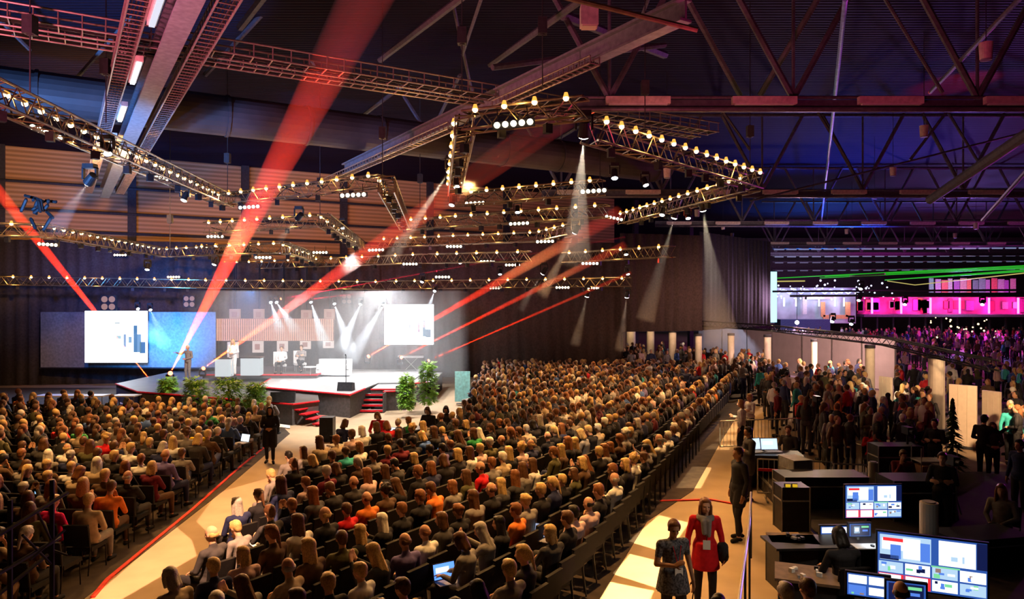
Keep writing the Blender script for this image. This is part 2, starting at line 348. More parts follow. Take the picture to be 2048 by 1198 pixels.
# ---------------------------------------------------------------- hall shell
A = Vector((-.529, .849, 0)); B = Vector((.863, .505, 0))
def struct(o): o['kind'] = 'structure'; return o
struct(MB().box((15, 55, -.1), (170, 150, .2)).build('floor', M['floor']))
roofm = wave_mat('corrugated roof deck', (.013, .010, .022), (.020, .015, .032), 1.4, 'Y', .7, .5)
struct(MB().box((20, 60, 14.9), (170, 150, .2)).build('ceiling', roofm))
siding = wave_mat('horizontal metal siding', (.42, .25, .12), (.68, .42, .21), 1.1, 'Z', .55, .5)
def wall(name, p, q, z0, z1, m, th=.2):
    p, q = Vector((p[0], p[1], 0)), Vector((q[0], q[1], 0)); d = q-p; a = math.atan2(d.y, d.x)
    return MB().box((0, 0, 0), (d.length, th, z1-z0)).build(name, m, loc=((p.x+q.x)/2, (p.y+q.y)/2, (z0+z1)/2), rz=a)
w0 = Vector((-30, 46, 0)); tB = lambda t: w0+B*t
struct(wall('wall_back', tB(-22), tB(46), 0, 14.8, siding))
struct(wall('wall_far', (-10, 116), (95, 112), 0, 14.8, mat('far wall', (.12, .10, .13), .8)))
struct(wall('wall_right', (95, 112), (62, 20), 0, 14.8, mat('side wall', (.10, .08, .10), .8)))
for i in range(9):   # columns and rails on the siding
    p = tB(-2+i*7.2)-B.cross(V(0, 0, 1))*-.35
    struct(MB().box((0, 0, 7.4), (.5, .35, 14.8)).build('trim_%d' % (i+1), M['dark'], loc=(p.x, p.y, 0), rz=math.atan2(B.y, B.x)))
for i, z in enumerate((8.6, 9.6, 10.9, 12.6)):
    a, b = tB(-10), tB(42); n = V(B.y, -B.x, 0)*.5
    struct(MB().tube(a+n+V(0, 0, z), b+n+V(0, 0, z), .09, n=8).build('trim_%d' % (i+10), M['dark']))
cm = mat('dark carpet', (.065, .05, .04), .95, var=.3, scale=3)
for i, pts in enumerate((((-7.35, 8), (-7.6, 14), (-7.95, 20), (-8.7, 28.4), (-9.2, 29.4), (-40, 32), (-40, 8)), ((-4.9, 8), (-5.1, 12), (-6.1, 20.6), (-2.3, 27), (-2.2, 47.3), (14, 47.3), (13.9, 40), (10.9, 34.5), (7.8, 27), (5.0, 20), (3.2, 17.2), (1.55, 12.8), (-.4, 8)))):
    struct(MB().prism(pts[::-1], 0, .012).build('floor_%d' % (i+2), cm))
struct(MB().prism([(-40, 32), (-9.2, 29.4), (-9.5, 30.35), (-17.9, 34.4), (-18.6, 43), (-40, 43)], 0, .012).build('floor_4', cm))  # dark carpet carried on to the stage to darken this floor
# drapes --------------------------------------------------------------
def drape(name, pts, z0, z1, m, label, amp=.07, per=.7, grp='black drapes around the audience area'):
    mb = MB(); vs = []; s = 0; prev = None; cols = []
    for (p, q) in zip(pts, pts[1:]):
        p, q = Vector((*p, 0)), Vector((*q, 0)); L = (q-p).length; n = max(2, int(L/(per/4))); nn = (q-p).normalized().cross(V(0, 0, 1))
        for i in range(n): cols.append(p.lerp(q, i/n)+nn*amp*math.sin((s+i*L/n)/per*2*math.pi)*(1+.5*math.sin(s+i*.37)))
        s += L
    cols.append(Vector((*pts[-1], 0)))
    off = V(0, .03, 0); N = len(cols)
    for c in cols: vs += [c+V(0, 0, z0), c+V(0, 0, z1), c+off+V(0, 0, z0), c+off+V(0, 0, z1)]
    fs = []
    for i in range(N-1):
        a, b = 4*i, 4*i+4; fs += [(a, b, b+1, a+1), (a+2, a+3, b+3, b+2), (a+1, b+1, b+3, a+3), (a, a+2, b+2, b)]
    fs += [(0, 1, 3, 2), (4*N-4, 4*N-2, 4*N-1, 4*N-3)]
    mb.add(vs, fs); o = mb.build(name, m, smooth=True); tag(o, label, 'drape', grp); return o
dr = mat('black drape fabric', (.075, .07, .082), .95)
def xy(px, D): return ((px-CX)/F*D, D)
drape('drape', [xy(-300, 43), xy(100, 44.5), xy(430, 46.5)], 0, 8.9, dr, 'blue-lit black drape hanging behind the projection screen left of the stage')
drape('drape', [xy(424, 46), xy(560, 47), xy(760, 48)], 0, 7.6, M['brown'], 'dark drape hanging behind the light lattice and stage desks')
drape('drape', [xy(756, 48.3), xy(900, 49), xy(1060, 48.5), xy(1246, 48)], 0, 9.0, M['brown'], 'wide brown drape between the stage and the seated crowd')
drape('drape', [xy(1240, 47.7), xy(1405, 49.5)], 3.1, 9.6, M['brown'], 'brown drape hanging over the row of pale columns')
drape('drape', [xy(1399, 49.8), xy(1470, 54), xy(1541, 59)], 3.1, 9.9, dr, 'near-black drape ending at the open bright hall')
# ---------------------------------------------------------------- roof structure
def beam_obj(name, mb_m, label, cat, grp=None): o = mb_m[0].build(name, mb_m[1]); return tag(o, label, cat, grp)
rail = mat('roof beam paint', (.16, .15, .18), .4, .3)
tube_white = mat('fixture housing', (.8, .7, .64), .45)
pos = ['nearest', 'second nearest', 'third nearest', 'fourth nearest', 'fifth nearest', 'sixth nearest', 'seventh nearest', 'farthest']
for k, D in enumerate((20, 36.7, 51.6, 69.6, 86)):
    z = W(0, (195, 380, 443, 484, 505)[k], D).z; x0, x1 = [(1.8, 26), (1.5, 42), (10.2, 56), (24, 70), (30, 80)][k]
    t = thing('roof_truss', (x0, D, z), pos[k].capitalize()+' roof truss crossing above the open right part of the hall', 'roof truss', 'roof trusses of the right part')
    L = x1-x0
    for nm, zz, r in (('top_rail', 0, .045), ('bottom_rail', -.33, .075)):
        MB().tube((0, 0, zz), (L, 0, zz), r, n=10).build(nm, rail, t)
    MB().box((L/2, .12, -.17), (L, .05, .26)).build('web_plate', M['steel'], t)
    m = MB(); ph = 5.1; n = int(L/ph)+1
    for i in range(n):
        a = V(.9+i*ph+(.1*k), .1, 0)
        if a.x > L: break
        for dx in (-2.1, 2.1): m.tube(a, V(a.x+dx, .1, 14.7-z), .09, n=6)
        m.tube(a, V(a.x, .1, 14.7-z), .05, n=6)
    m.build('diagonal_brace', M['steel'], t)
    MB().tube((0, .1, 14.6-z), (L, .1, 14.6-z), .1, n=8).build('top_chord', M['steel'], t)
    x = .75; i = 0
    while x+1.8 < L and k < 4:
        f = MB().box((0, 0, 0), (1.76, .16, .2)).build('light_fixture', tube_white, loc=(x0+x+.9, D-.14, z-.12))
        tag(f, 'pale tube light fixture, %s from the inner end of the %s roof truss' % (ordn(i), pos[k]), 'light fixture', 'tube fixtures on the roof trusses')
        MB().box((0, -.02, -.115), (1.6, .1, .03)).build('diffuser', M['white'], f)
        x += 3.46; i += 1
# pipe into the depth, the blue light put into its colour; cables
o = MB().tube((6.9, 15, 11.5), (26, 61, 11.5), .055, n=10).build('ceiling_pipe', mat('pipe tinted by blue light', (.2, .45, .8), .4)); tag(o, 'long thin blue-lit pipe running away under the dark roof', 'pipe')
for (a, b, r, lab) in (((1860, 400, 26), (2110, 230, 18), .16, 'broad magenta-lit brace slanting up at the hall edge'), ((1500, 402, 36), (2060, 262, 36), .05, 'thin purple brace rising to the side'),
    ((1965, 440, 30), (2090, 300, 20), .07, 'purple-lit brace low at the hall edge'), ((1860, 185, 24), (2046, -10, 15), .06, 'slanting pipe carrying the nearest hanging white speaker')):
    o = MB().tube(W(*a), W(*b), r, n=8).build('roof_brace', M['steel']); tag(o, lab, 'brace', 'slanting braces under the roof')
o = MB().tube(W(1860, 190, 19.5), W(2050, -5, 14), .05, n=8)
def add_speaker(px, py, D, r, h, lab):
    t = thing('hanging_speaker', W(px, py, D), lab, 'speaker', 'white speakers hanging under the roof')
    MB().tube((0, 0, -h/2), (0, 0, h/2), r*.86, r, 18).build('body', tube_white, t); MB().tube((0, 0, -h/2-.03), (0, 0, -h/2+.01), r*.8, n=18).build('grille', M['grey'], t)
    MB().tube((0, 0, h/2), (0, 0, 14.7-t.location.z), .012, n=5).build('rod', M['dark'], t)
for i, (px, py, D, r) in enumerate(((1972, 102, 17.3, .155), (1848, 262, 25.5, .15), (1786, 343, 33.7, .15), (1749, 391, 42, .15), (1693, 463, 60, .15), (1446, 453, 52, .15), (1464, 471, 58, .15), (1952, 452, 46, .15), (1910, 471, 58, .15), (1334, 346, 30, .15), (1394, 426, 42, .15), (1704, 452, 58, .13))):
    add_speaker(px, py, D, r, r*2.5, ['Largest white cylinder speaker high above the second glass column', 'white cylinder speaker below the nearest roof truss', 'white cylinder speaker just above the second roof truss', 'small white speaker just below the second roof truss', 'tiny white speaker beside the blue-lit pipe end', 'tiny white speaker above the dark drape corner', 'tiny speaker lower beside the dark drape corner', 'tiny speaker among purple braces at the hall edge', 'tiny speaker below the purple braces', 'pink-lit speaker above the gold corner truss', 'pink-lit speaker beside the lamp over the drape', 'tiny speaker above the blue-lit pipe end'][i])
t = thing('hanging_speaker', W(1178, 33, 15), 'boxy pinkish speaker hanging highest under the roof in the middle', 'speaker')
MB().box((0, 0, 0), (.36, .3, .42)).build('body', tube_white, t); MB().box((0, -.0, -.22), (.3, .25, .04)).build('grille', M['wood'], t); MB().tube((0, 0, .2), (0, 0, 4.7), .012, n=5).build('rod', M['dark'], t)
# cable trays and beams over the audience
def ladder(p, d, L, w, h, step, r=.016, deep=True):
    """a ladder tray from p along d"""
    mb = MB(); n = V(-d.y, d.x, 0); u = V(0, 0, 1)
    for s in (-1, 1):
        for z in (0, h): mb.tube(p+n*s*w/2+u*z, p+n*s*w/2+u*z+d*L, r*1.4, n=6)
    rg = MB(); k = int(L/step)
    for i in range(k+1):
        q = p+d*(i*step)
        rg.tube(q-n*w/2, q+n*w/2, r, n=5)
        for s in (-1, 1): rg.tube(q+n*s*w/2, q+n*s*w/2+u*h, r, n=5)
    return mb, rg
pink = mat('tray metal', (.42, .34, .32), .4, .6)
def tray(p, d, L, w, h, step, lab):
    t = thing('cable_tray', p, lab, 'cable tray', 'ladder cable trays under the roof'); m, g = ladder(V(0, 0, 0), d, L, w, h, step)
    m.build('side_rail', pink, t); o = g.build('rungs', pink, t); o.name = 'rung_lattice'
    c = MB(); nn = V(-d.y, d.x, 0)
    for i in range(4): c.tube(nn*(-.3+.2*i)*w+V(0, 0, .03), nn*(-.3+.2*i)*w+d*L+V(0, 0, .03), .014, n=5)
    c.build('cable', M['black'], t)
p0 = G(0, 40, 10.8)
tray(p0-B*7, B, 26.5, .5, .3, .42, 'long pink-lit ladder tray crossing from the side wall to the central corner truss')
tray(p0-B*7+A*.75, B, 26.5, .35, .2, .3, 'narrower ladder tray beside the long pink-lit tray')
def ibeam(p, q, w, h, lab, m):
    d = q-p; L = d.length; R = Matrix((d.normalized(), V(-d.y, d.x, 0).normalized(), V(0, 0, 1))).transposed()
    mb = MB(); c = (p+q)/2
    mb.box(c, (L, w, .05), R=R); mb.box(c+V(0, 0, h), (L, w, .05), R=R); mb.box(c+V(0, 0, h/2), (L, .05, h), R=R)
    return tag(mb.build('roof_beam', m), lab, 'roof beam', 'steel beams over the audience')
bs = mat('pale beam paint', (.28, .31, .36), .5, .1)
q0 = G(400, -40, 10.5); q1 = q0+A*30
ibeam(q0, q1, .42, .5, 'wide pale roof beam between two ladder trays running toward the siding', bs)
nA = V(-A.y, A.x, 0)
tray(q0+nA*.75+V(0, 0, .05), A, 29, .34, .2, .26, 'rusty ladder tray along the window side of the wide pale beam')
tray(q0-nA*.62+V(0, 0, .1), A, 29, .36, .2, .26, 'ladder tray along the stage side of the wide pale beam')
for i in range(4):
    p = q0+nA*.48+A*(1.5+i*4.3)
    f = MB().box((0, 0, 0), (1.9, .16, .12)).build('light_fixture', tube_white, loc=p, rz=math.atan2(A.y, A.x))
    tag(f, 'tube light fixture %s along the wide pale beam counted from the camera' % ordn(i), 'light fixture', 'tube fixtures beside the pale beam'); MB().box((0, 0, -.08), (1.8, .1, .05)).build('tube', emis('daylight tube %d' % i, (.8, .85, 1), (.9, 1.6, 2.2, 1.2)[i]), f)
r0 = G(1372, 40, 10.6); r1 = G(690, 348, 10.6)
ibeam(r0, r1, .3, .4, 'blue-grey roof beam running over the central gold corner toward the stage', bs)
tray(G(1190, 128, 10.4), A, 4.2, .26, .16, .2, 'short gold-lit tray with ragged underside above the central corner')
tray(G(905, 258, 10.4), A, 12, .3, .2, .3, 'ladder tray with fixtures beside the blue-grey roof beam')
dd = W(1395, 60, 13.2); de = W(1110, -10, 13.2)
tag(MB().tube(dd, de, .05, n=8).build('roof_brace', mat('tan pipe', (.45, .32, .2), .6)), 'tan pipe slanting beside the boxy hanging speaker', 'brace', 'slanting braces under the roof')
# ducts along B
c0 = G(100, 190, 11.95)
t = thing('air_duct', c0, 'large dark round duct running above the trusses toward the stage', 'air duct')
MB().tube(-B*14, B*26, .72, n=24).build('duct_body', M['duct'], t)
for i in range(14): MB().tube(-B*(12-i*2.9), -B*(11.9-i*2.9), .76, n=24).build('flange', M['duct'], t)
# ceiling braces over the audience, many slanting members
rr = random.Random(5)
for i, (a, b, r) in enumerate((((900, -20, 20), (945, 190, 24), .05), ((1190, -20, 16), (980, 130, 24), .09), ((760, 120, 24), (930, -10, 18), .10), ((965, -10, 17), (925, 110, 22), .045), ((1330, 90, 24), (985, 135, 20), .09),
    ((1125, 30, 20), (1330, 110, 26), .14), ((530, -10, 20), (480, 55, 22), .12), ((410, 150, 26), (560, -10, 24), .09), ((1265, 80, 22), (1300, -10, 20), .05), ((820, 160, 26), (700, 250, 34), .08), ((870, 250, 30), (920, 150, 26), .07), ((800, 180, 30), (850, 260, 30), .08),
    ((1520, 190, 22), (1640, -10, 20), .09), ((1480, 190, 22), (1370, -10, 20), .09), ((1885, 185, 20.3), (1765, -10, 20), .05), ((150, 160, 26), (300, -10, 24), .07), ((60, 100, 24), (-20, 20, 20), .06), ((640, 150, 30), (560, 20, 26), .06), ((1080, 300, 40), (1180, 240, 36), .08), ((1700, 330, 36), (1630, 215, 36), .07), ((1500, 300, 36), (1440, 215, 36), .07), ((1820, 320, 36), (1900, 215, 36), .07), ((1960, 330, 36), (1890, 215, 36), .07))):
    o = MB().tube(W(*a), W(*b), r, n=6).build('roof_brace', M['steel'])
    tag(o, ['dark slanting brace under the roof above the corner truss', 'dark brace crossing the black roof over the audience', 'slanting steel brace high in the roof space'][i % 3], 'brace', 'dark braces of the roof')
# ---------------------------------------------------------------- lighting trusses with warm lamps
lampcount = [0]
def lamp_proto():
    b = MB().ell((0, 0, 0), .062, 10, 8).build('truss_lamp', M['bulb'])
    MB().tube((0, 0, .02), (0, 0, .12), .064, .035, 10).build('lamp_cap', M['bulbcap'], b); return b  # cap given a weak amber glow for the yellow rim around the bulb
LP = lamp_proto(); LP_used = []
LBL = [0]
def light_truss(pts, lab, w=.48, step=.72, lamps=True, lac=.34, glowE=24, z=None, lampname=None):
    P = [G(px, py, z) for px, py in pts]
    for (a, b) in zip(P, P[1:]):
        d = b-a; L = d.length; u = d.normalized(); n = V(-u.y, u.x, 0).normalized(); up = V(0, 0, 1)
        t = thing('lighting_truss', a, lab, 'truss', 'square lighting trusses hung over the audience')
        for s in (-1, 1):
            for zz in (0, -w): MB().tube(n*s*w/2+up*zz, n*s*w/2+up*zz+d, .028, n=6, caps=True).build('chord', M['truss'], t)
        m = MB(); k = max(1, int(L/lac))
        for i in range(k):
            p, q = u*(L*i/k), u*(L*(i+1)/k)
            for s in (-1, 1): m.tube(p+n*s*w/2+up*(0 if i % 2 else -w), q+n*s*w/2+up*(-w if i % 2 else 0), .014, n=4, caps=False)
            for zz in (0, -w): m.tube(p+n*w/2*(1 if i % 2 else -1)+up*zz, q+n*w/2*(-1 if i % 2 else 1)+up*zz, .014, n=4, caps=False)
        m.tube(-n*w/2, n*w/2, .02, n=5); m.tube(-n*w/2+d, n*w/2+d, .02, n=5)
        m.build('lacing', M['truss'], t)
        c = MB(); 
        for s in (-1, 1): c.tube(n*s*w*.3+up*(.03), n*s*w*.3+up*.03+d, .022, n=5)
        c.build('cable', M['black'], t)
        rc = random.Random(int(L*77)); c = MB()
        for i in range(int(L/.5)):
            q1_ = u*min(L, i*.5+.5)+n*rc.uniform(-.22, .22)-up*rc.uniform(.05, w+.08); c.tube(q1_ if i == 0 else qp_, q1_, .018, n=4); qp_ = q1_
        c.build('loose_cable', M['black'], t)
        rg = random.Random(int(L*100)); x = .9   # clamps and drivers hung on the truss
        while x < L-.4:
            hw = MB(); hw.box(u*x-up*(w+.13)+n*rg.uniform(-.1, .1), (.16, .16, .2), rg.random()); hw.tube(u*x-up*w, u*x-up*(w+.1), .02, n=5); hw.build('clamp_box', M['black'], t); x += rg.uniform(1.0, 2.2)
        if lamps:
            kk = max(1, round(L/step))
            for i in range(kk):
                if lampcount[0] >= 299: break
                q = a+u*(L*(i+.5)/kk)+V(0, 0, -.02)-n*w*.55*(1 if n.y > 0 else -1)
                if lampcount[0] == 0: LP.location = q; o = LP
                else: o = copy_tree(LP, q)
                tag(o, 'small warm lamp, %s along the %s' % (ordn(i), lampname or lab.split(' truss')[0]+' truss'), 'lamp', 'warm lamps in line along the trusses'); lampcount[0] += 1
            g = max(1, round(L/4.5))
            for i in range(g): glow('truss_glow', a+u*(L*(i+.5)/g)+V(0, 0, -.05)-n*w*.9*(1 if n.y > 0 else -1), (1, .52, .14), glowE)
light_truss([(-60, 140), (455, 390)], 'gold-lit truss nearest the camera descending from the top corner', z=9.4, step=.62, lampname='nearest slanting truss over the side seats')
light_truss([(455, 388), (762, 350)], 'truss joining the nearest slanting one over the red beam', z=9.4, w=.4, lampname='truss crossed by the tall red beam')
light_truss([(772, 352), (810, 440)], 'short bright gold truss pointing away above the screen', z=9.2, w=.5, step=1.6, lac=.35, glowE=60, lampname='short truss receding behind the crossing one')
light_truss([(-40, 446), (92, 450)], 'curved truss end near the dark clump of cables', z=8.2, step=.8, lampname='truss end beside the cable clump')
light_truss([(92, 450), (332, 498)], 'truss descending above the wide grey screen', z=8.2, step=.8, lampname='truss above the wide grey screen')
light_truss([(332, 498), (520, 488)], 'truss level above the blue drape end', z=8.2, step=.85, lampname='level truss right above the blue drape')
light_truss([(415, 446), (642, 430)], 'middle truss behind the tall red beam', z=8.9, step=.8, lampname='middle truss behind the tall red beam')
light_truss([(648, 428), (722, 484)], 'bright gold truss slanting away behind the middle one', z=8.6, step=1.7, lac=.35, glowE=60, lampname='slanting truss behind the middle one')
light_truss([(398, 493), (570, 486)], 'lower truss between the red beam and slanting truss', z=8.0, step=.95, lampname='lower truss by the red beam')
light_truss([(570, 486), (640, 512)], 'small bright truss slanting away above the light lattice', z=7.9, step=1.8, lac=.35, glowE=60, lampname='small slanting truss over the lattice')
light_truss([(932, 226), (1172, 196)], 'central near truss under the crossing trays', z=9.5, w=.42, step=.75, lampname='central near truss')
light_truss([(930, 232), (908, 372)], 'truss receding from the central corner', z=9.4, w=.42, step=1.3, glowE=50, lac=.4, lampname='truss receding from the central corner')
light_truss([(1178, 240), (1512, 348)], 'long truss descending to the gold corner over the drape', z=9.3, step=.62, lampname='long truss running to the far gold corner')
light_truss([(1508, 352), (1245, 428)], 'truss returning from the gold corner toward the drape', z=9.3, step=.75, glowE=60, lampname='truss returning from the far gold corner')
light_truss([(905, 388), (1205, 360)], 'second row truss behind the central corner', z=9.3, step=.72, lampname='second row truss')
light_truss([(815, 440), (1215, 410)], 'third row truss behind the central corner', z=9.0, step=.85, lampname='third row truss')
light_truss([(760, 478), (1080, 464)], 'fourth row truss over the seated crowd', z=8.7, step=.9, lampname='fourth row truss')
light_truss([(1080, 464), (1145, 448)], 'short joining truss at the end of the fourth row', z=8.7, step=1.0, lampname='short end of the fourth row truss')
light_truss([(400, 528), (850, 508)], 'far row truss above the light lattice', z=7.7, step=1.25, lampname='far row truss above the lattice')
light_truss([(860, 508), (1060, 503)], 'far row truss above the right-hand screen', z=7.6, step=1.2, lampname='far row truss above the second screen')
light_truss([(1130, 506), (1345, 492)], 'far row truss in front of the brown drape', z=7.6, step=1.1, lampname='far truss before the brown drape')
def wtruss(a, b, lab, **k):   # trusses near the stage at a lower height
    global G
    g0 = G; pa, pb = W(*a), W(*b); G = lambda px, py, z=0, q={a[0]: pa, b[0]: pb}: q[px]
    light_truss([(a[0], 0), (b[0], 0)], lab, z=0, **k); G = g0
wtruss((-60, 552, 41), (430, 560, 43), 'low truss along the front of the blue drape', step=.95, lampname='low truss along the blue drape')
wtruss((436, 560, 43), (770, 563, 44), 'low truss just above the stage spotlights', step=1.1, lampname='low truss above the stage spotlights')
wtruss((776, 562, 43), (1262, 556, 42), 'low truss passing over the second screen', step=1.1, lampname='low truss over the second screen')
# five-lamp blinder bars
def blinder(px, py, wpx, tilt=0, lab='', n=5):
    D = .8*F/wpx; p = W(px, py, D); a = math.radians(tilt)
    t = thing('blinder_bar', p, lab, 'stage light', 'bars of five warm lamps under the trusses')
    R = Matrix.Rotation(a, 3, 'Y')
    MB().box((0, .06, .0), (.86, .09, .15), R=R).build('housing', M['black'], t)
    MB().tube(R@V(-.3, .06, .07), R@V(-.3, .06, .34), .012, n=5).tube(R@V(.3, .06, .07), R@V(.3, .06, .34), .012, n=5).build('bracket', M['black'], t)
    for i in range(n):
        MB().ell(R@V((i-2)*.166, .0, 0), (.062, .05, .062), 12, 8).build('lamp', M['blinder'], t)
for args in ((92, 265, 70, 22, 'largest five-lamp bar tilted under the nearest slanting truss'), (1027, 247, 80, -6, 'brightest five-lamp bar under the central near truss'), (1187, 382, 52, -4, 'five-lamp bar beside the central spotlight beam'), (706, 390, 52, -3, 'five-lamp bar under the truss crossed by the red beam'),
    (498, 414, 42, -4, 'five-lamp bar just beside the tall red beam'), (320, 355, 36, 16, 'five-lamp bar below the nearest slanting truss end'), (950, 406, 40, -3, 'five-lamp bar under the second row truss'), (430, 473, 34, 0, 'five-lamp bar over the siding base'), (95, 489, 40, 4, 'five-lamp bar crossed by the side red beam'),
    (526, 515, 33, 0, 'five-lamp bar above the lattice edge'), (1038, 447, 40, -3, 'five-lamp bar under the third row truss'), (1090, 483, 36, -2, 'five-lamp bar under the fourth row truss end'), (752, 500, 32, -2, 'five-lamp bar where the second red beam passes'), (908, 493, 32, 0, 'five-lamp bar among the far row lamps'),
    (820, 528, 30, 0, 'five-lamp bar over the second screen'), (885, 554, 30, 0, 'five-lamp bar right of the second screen top'), (975, 523, 30, 0, 'five-lamp bar on the thin red laser line'), (1025, 530, 30, 0, 'five-lamp bar just beyond the thin red laser line'), (1180, 527, 34, 0, 'five-lamp bar before the brown drape'),
    (1125, 575, 28, 0, 'lowest five-lamp bar before the brown drape'), (1188, 576, 26, 0, 'lowest five-lamp bar farther along the brown drape'), (992, 576, 26, 0, 'low five-lamp bar right of the second screen'), (1228, 436, 36, 12, 'five-lamp bar at the drape top'), (1464, 362, 42, 12, 'five-lamp bar at the gold corner'),
    (240, 510, 26, 0, 'dim five-lamp bar over the blue drape'), (345, 519, 22, 0, 'small dim bar by the blue drape end'), (347, 554, 26, 0, 'bar on the low truss by the blue drape end'), (27, 583, 26, 0, 'outermost low bar over the blue drape'), (100, 583, 26, 0, 'low bar over the wide grey screen edge'), (212, 583, 24, 0, 'low bar straight above the bright screen'), (295, 583, 22, 0, 'low bar right above the bright screen corner'), (640, 505, 30, 0, 'bar over the middle of the lattice'), (1348, 509, 22, 0, 'single pale bar before the dark drape')):
    blinder(*args)
# ---------------------------------------------------------------- moving heads, hazy beams
def moving_head(p, d, lab, lens='lens', sc=1.0, up=True, grp='moving head spotlights'):
    t = thing('moving_head', p, lab, 'stage light', grp); d = V(*d).normalized(); R = d.to_track_quat('Z', 'Y').to_matrix(); s = 1 if up else -1
    MB().box((0, 0, s*.42*sc), (.34*sc, .26*sc, .14*sc)).build('base', M['black'], t)
    MB().box((-.2*sc, 0, s*.2*sc), (.05*sc, .12*sc, .36*sc)).box((.2*sc, 0, s*.2*sc), (.05*sc, .12*sc, .36*sc)).box((0, 0, s*.37*sc), (.45*sc, .12*sc, .05*sc)).build('yoke', M['black'], t)
    MB().tube(R@V(0, 0, -.24*sc), R@V(0, 0, .14*sc), .12*sc, .15*sc, 14).build('head', M['black'], t)
    MB().ell(R@V(0, 0, .15*sc), (.13*sc, .13*sc, .05*sc), 14, 8, R).build('lens', M[lens], t)
    return t
HZ = {}
def beam(src, dst, half, col, I, dens, lab, lens='lens', sc=1.0, up=True, start=.3, head_on=True, grp='hazy light beams'):
    p, q = Vector(src), Vector(dst); d = (q-p).normalized(); L = (q-p).length; a = math.radians(half)
    if head_on: moving_head(p, d, lab.replace('beam', 'lamp')+' source', lens, sc, up)
    s = spot('beam_light', p+d*.28*sc, q, col, I, half, .12, .012)
    s.data.shadow_soft_size = .01
    if dens not in HZ: HZ[dens] = haze_mat('haze %g' % dens, dens)
    r0 = .02+start*math.tan(a)
    m = MB(); m.tube((0, 0, start), (0, 0, L), r0, L*math.tan(a), 20)
    o = m.build('haze_beam', HZ[dens], loc=p); o.rotation_euler = d.to_track_quat('Z', 'Y').to_euler()
    tag(o, lab, 'light beam', grp, 'stuff'); return o
RED = (1, .028, .003)
beam(W(302, 762, 42), W(-70, 300, 30), 1.05, RED, 120000, .10, 'red beam rising behind the bright screen to the side edge', 'redlens', .9, False)
beam(W(340, 748, 38), W(765, -70, 15), 1.12, RED, 200000, .10, 'widest tall red beam rising from the stage to the roof', 'redlens', .9, False)
beam(W(405, 738, 38.5), W(1130, 225, 22), 1.15, RED, 100000, .10, 'second red beam rising over the light lattice', 'redlens', .8, False)
beam(W(735, 714, 42), W(1240, 425, 30), 1.0, RED, 70000, .10, 'red beam rising behind the second screen', 'redlens', .8, False)
beam(W(800, 716, 42), W(1250, 490, 32), .7, RED, 62000, .10, 'narrower red beam below the second screen', 'redlens', .8, False)
beam(W(855, 722, 40), W(1262, 545, 33), .38, RED, 62000, .10, 'thin red beam from beside the farthest fern', 'redlens', .6, False)
beam(W(560, 598, 44), W(1250, 474, 34), .12, (1, .01, .05), 150000, .05, 'upper thin red laser line over the second screen', 'redlens', .5, True)
beam(W(560, 605, 44), W(1330, 518, 34), .10, (1, .01, .05), 90000, .05, 'lower thin red laser line over the second screen', 'redlens', .5, True, head_on=False)
WARM = (1, .82, .6)
def down(px, py, D, tx, ty, tD, half, I, dens, lab, col=WARM, sc=.9, **k):
    beam(W(px, py, D), W(tx, ty, tD), half, col, I, dens, lab, sc=sc, **k)
down(1168, 262, 16, 1150, 520, 18, 7.5, 170, .12, 'broad pale beam falling from the central lamp')
down(902, 338, 24, 780, 520, 27, 3.6, 520, .12, 'pale beam slanting down from the receding truss')
down(1405, 414, 27, 1445, 690, 29, 7.5, 130, .10, 'tall pale beam falling before the dark drape')
down(1350, 430, 30, 1290, 640, 31, 5.5, 75, .10, 'pale beam falling before the brown drape')
down(1152, 460, 31, 1085, 590, 33, 4.5, 90, .12, 'short pale beam below the fourth row truss')
down(1088, 543, 36, 1040, 620, 37, 5, 50, .12, 'small pale beam low before the brown drape')
down(1175, 588, 38, 1150, 690, 39, 6, 30, .12, 'faint pale beam low before the brown drape')
down(180, 360, 20, 110, 460, 21, 7, 26, .12, 'faint pale beam below the nearest slanting truss')
down(598, 434, 30, 560, 480, 31, 6, 40, .12, 'short pale beam beside the tall red beam')
down(1254, 590, 40, 1240, 700, 41, 6, 30, .12, 'faint pale beam beside the brown drape fold')
COOL = (.75, .87, 1)
for i, (px, py, tx, ty, I) in enumerate(((541, 603, 560, 660, 260), (552, 603, 590, 660, 260), (621, 602, 650, 690, 420), (668, 605, 700, 700, 420), (722, 606, 680, 700, 420), (768, 607, 700, 720, 520), (300, 618, 330, 690, 60), (275, 616, 310, 680, 50), (870, 580, 845, 650, 200))):
    beam(W(px, py, 42.5), W(tx, ty, 40.5), 7, COOL, I, .16, 'cool white beam from the %s small spotlight over the stage' % ordn(i), 'coollens', .7)
for i, (px, py, D) in enumerate(((1229, 350, 22), (1290, 365, 25), (1325, 425, 28), (1376, 432, 30), (912, 368, 24), (905, 405, 26), (1035, 420, 30), (215, 300, 18), (430, 525, 34), (295, 535, 34), (685, 452, 34), (370, 395, 24), (1252, 505, 36), (920, 522, 38), (845, 560, 38), (1000, 545, 40), (1255, 545, 40))):
    moving_head(W(px, py, D), (.3*math.sin(i*2.1), -.35, -1), 'unlit-looking moving head %s by position along the trusses' % ordn(i) if i else 'dark moving head near the central lamp', 'lens' if i % 3 else 'coollens', .75, grp='small moving heads under the trusses')
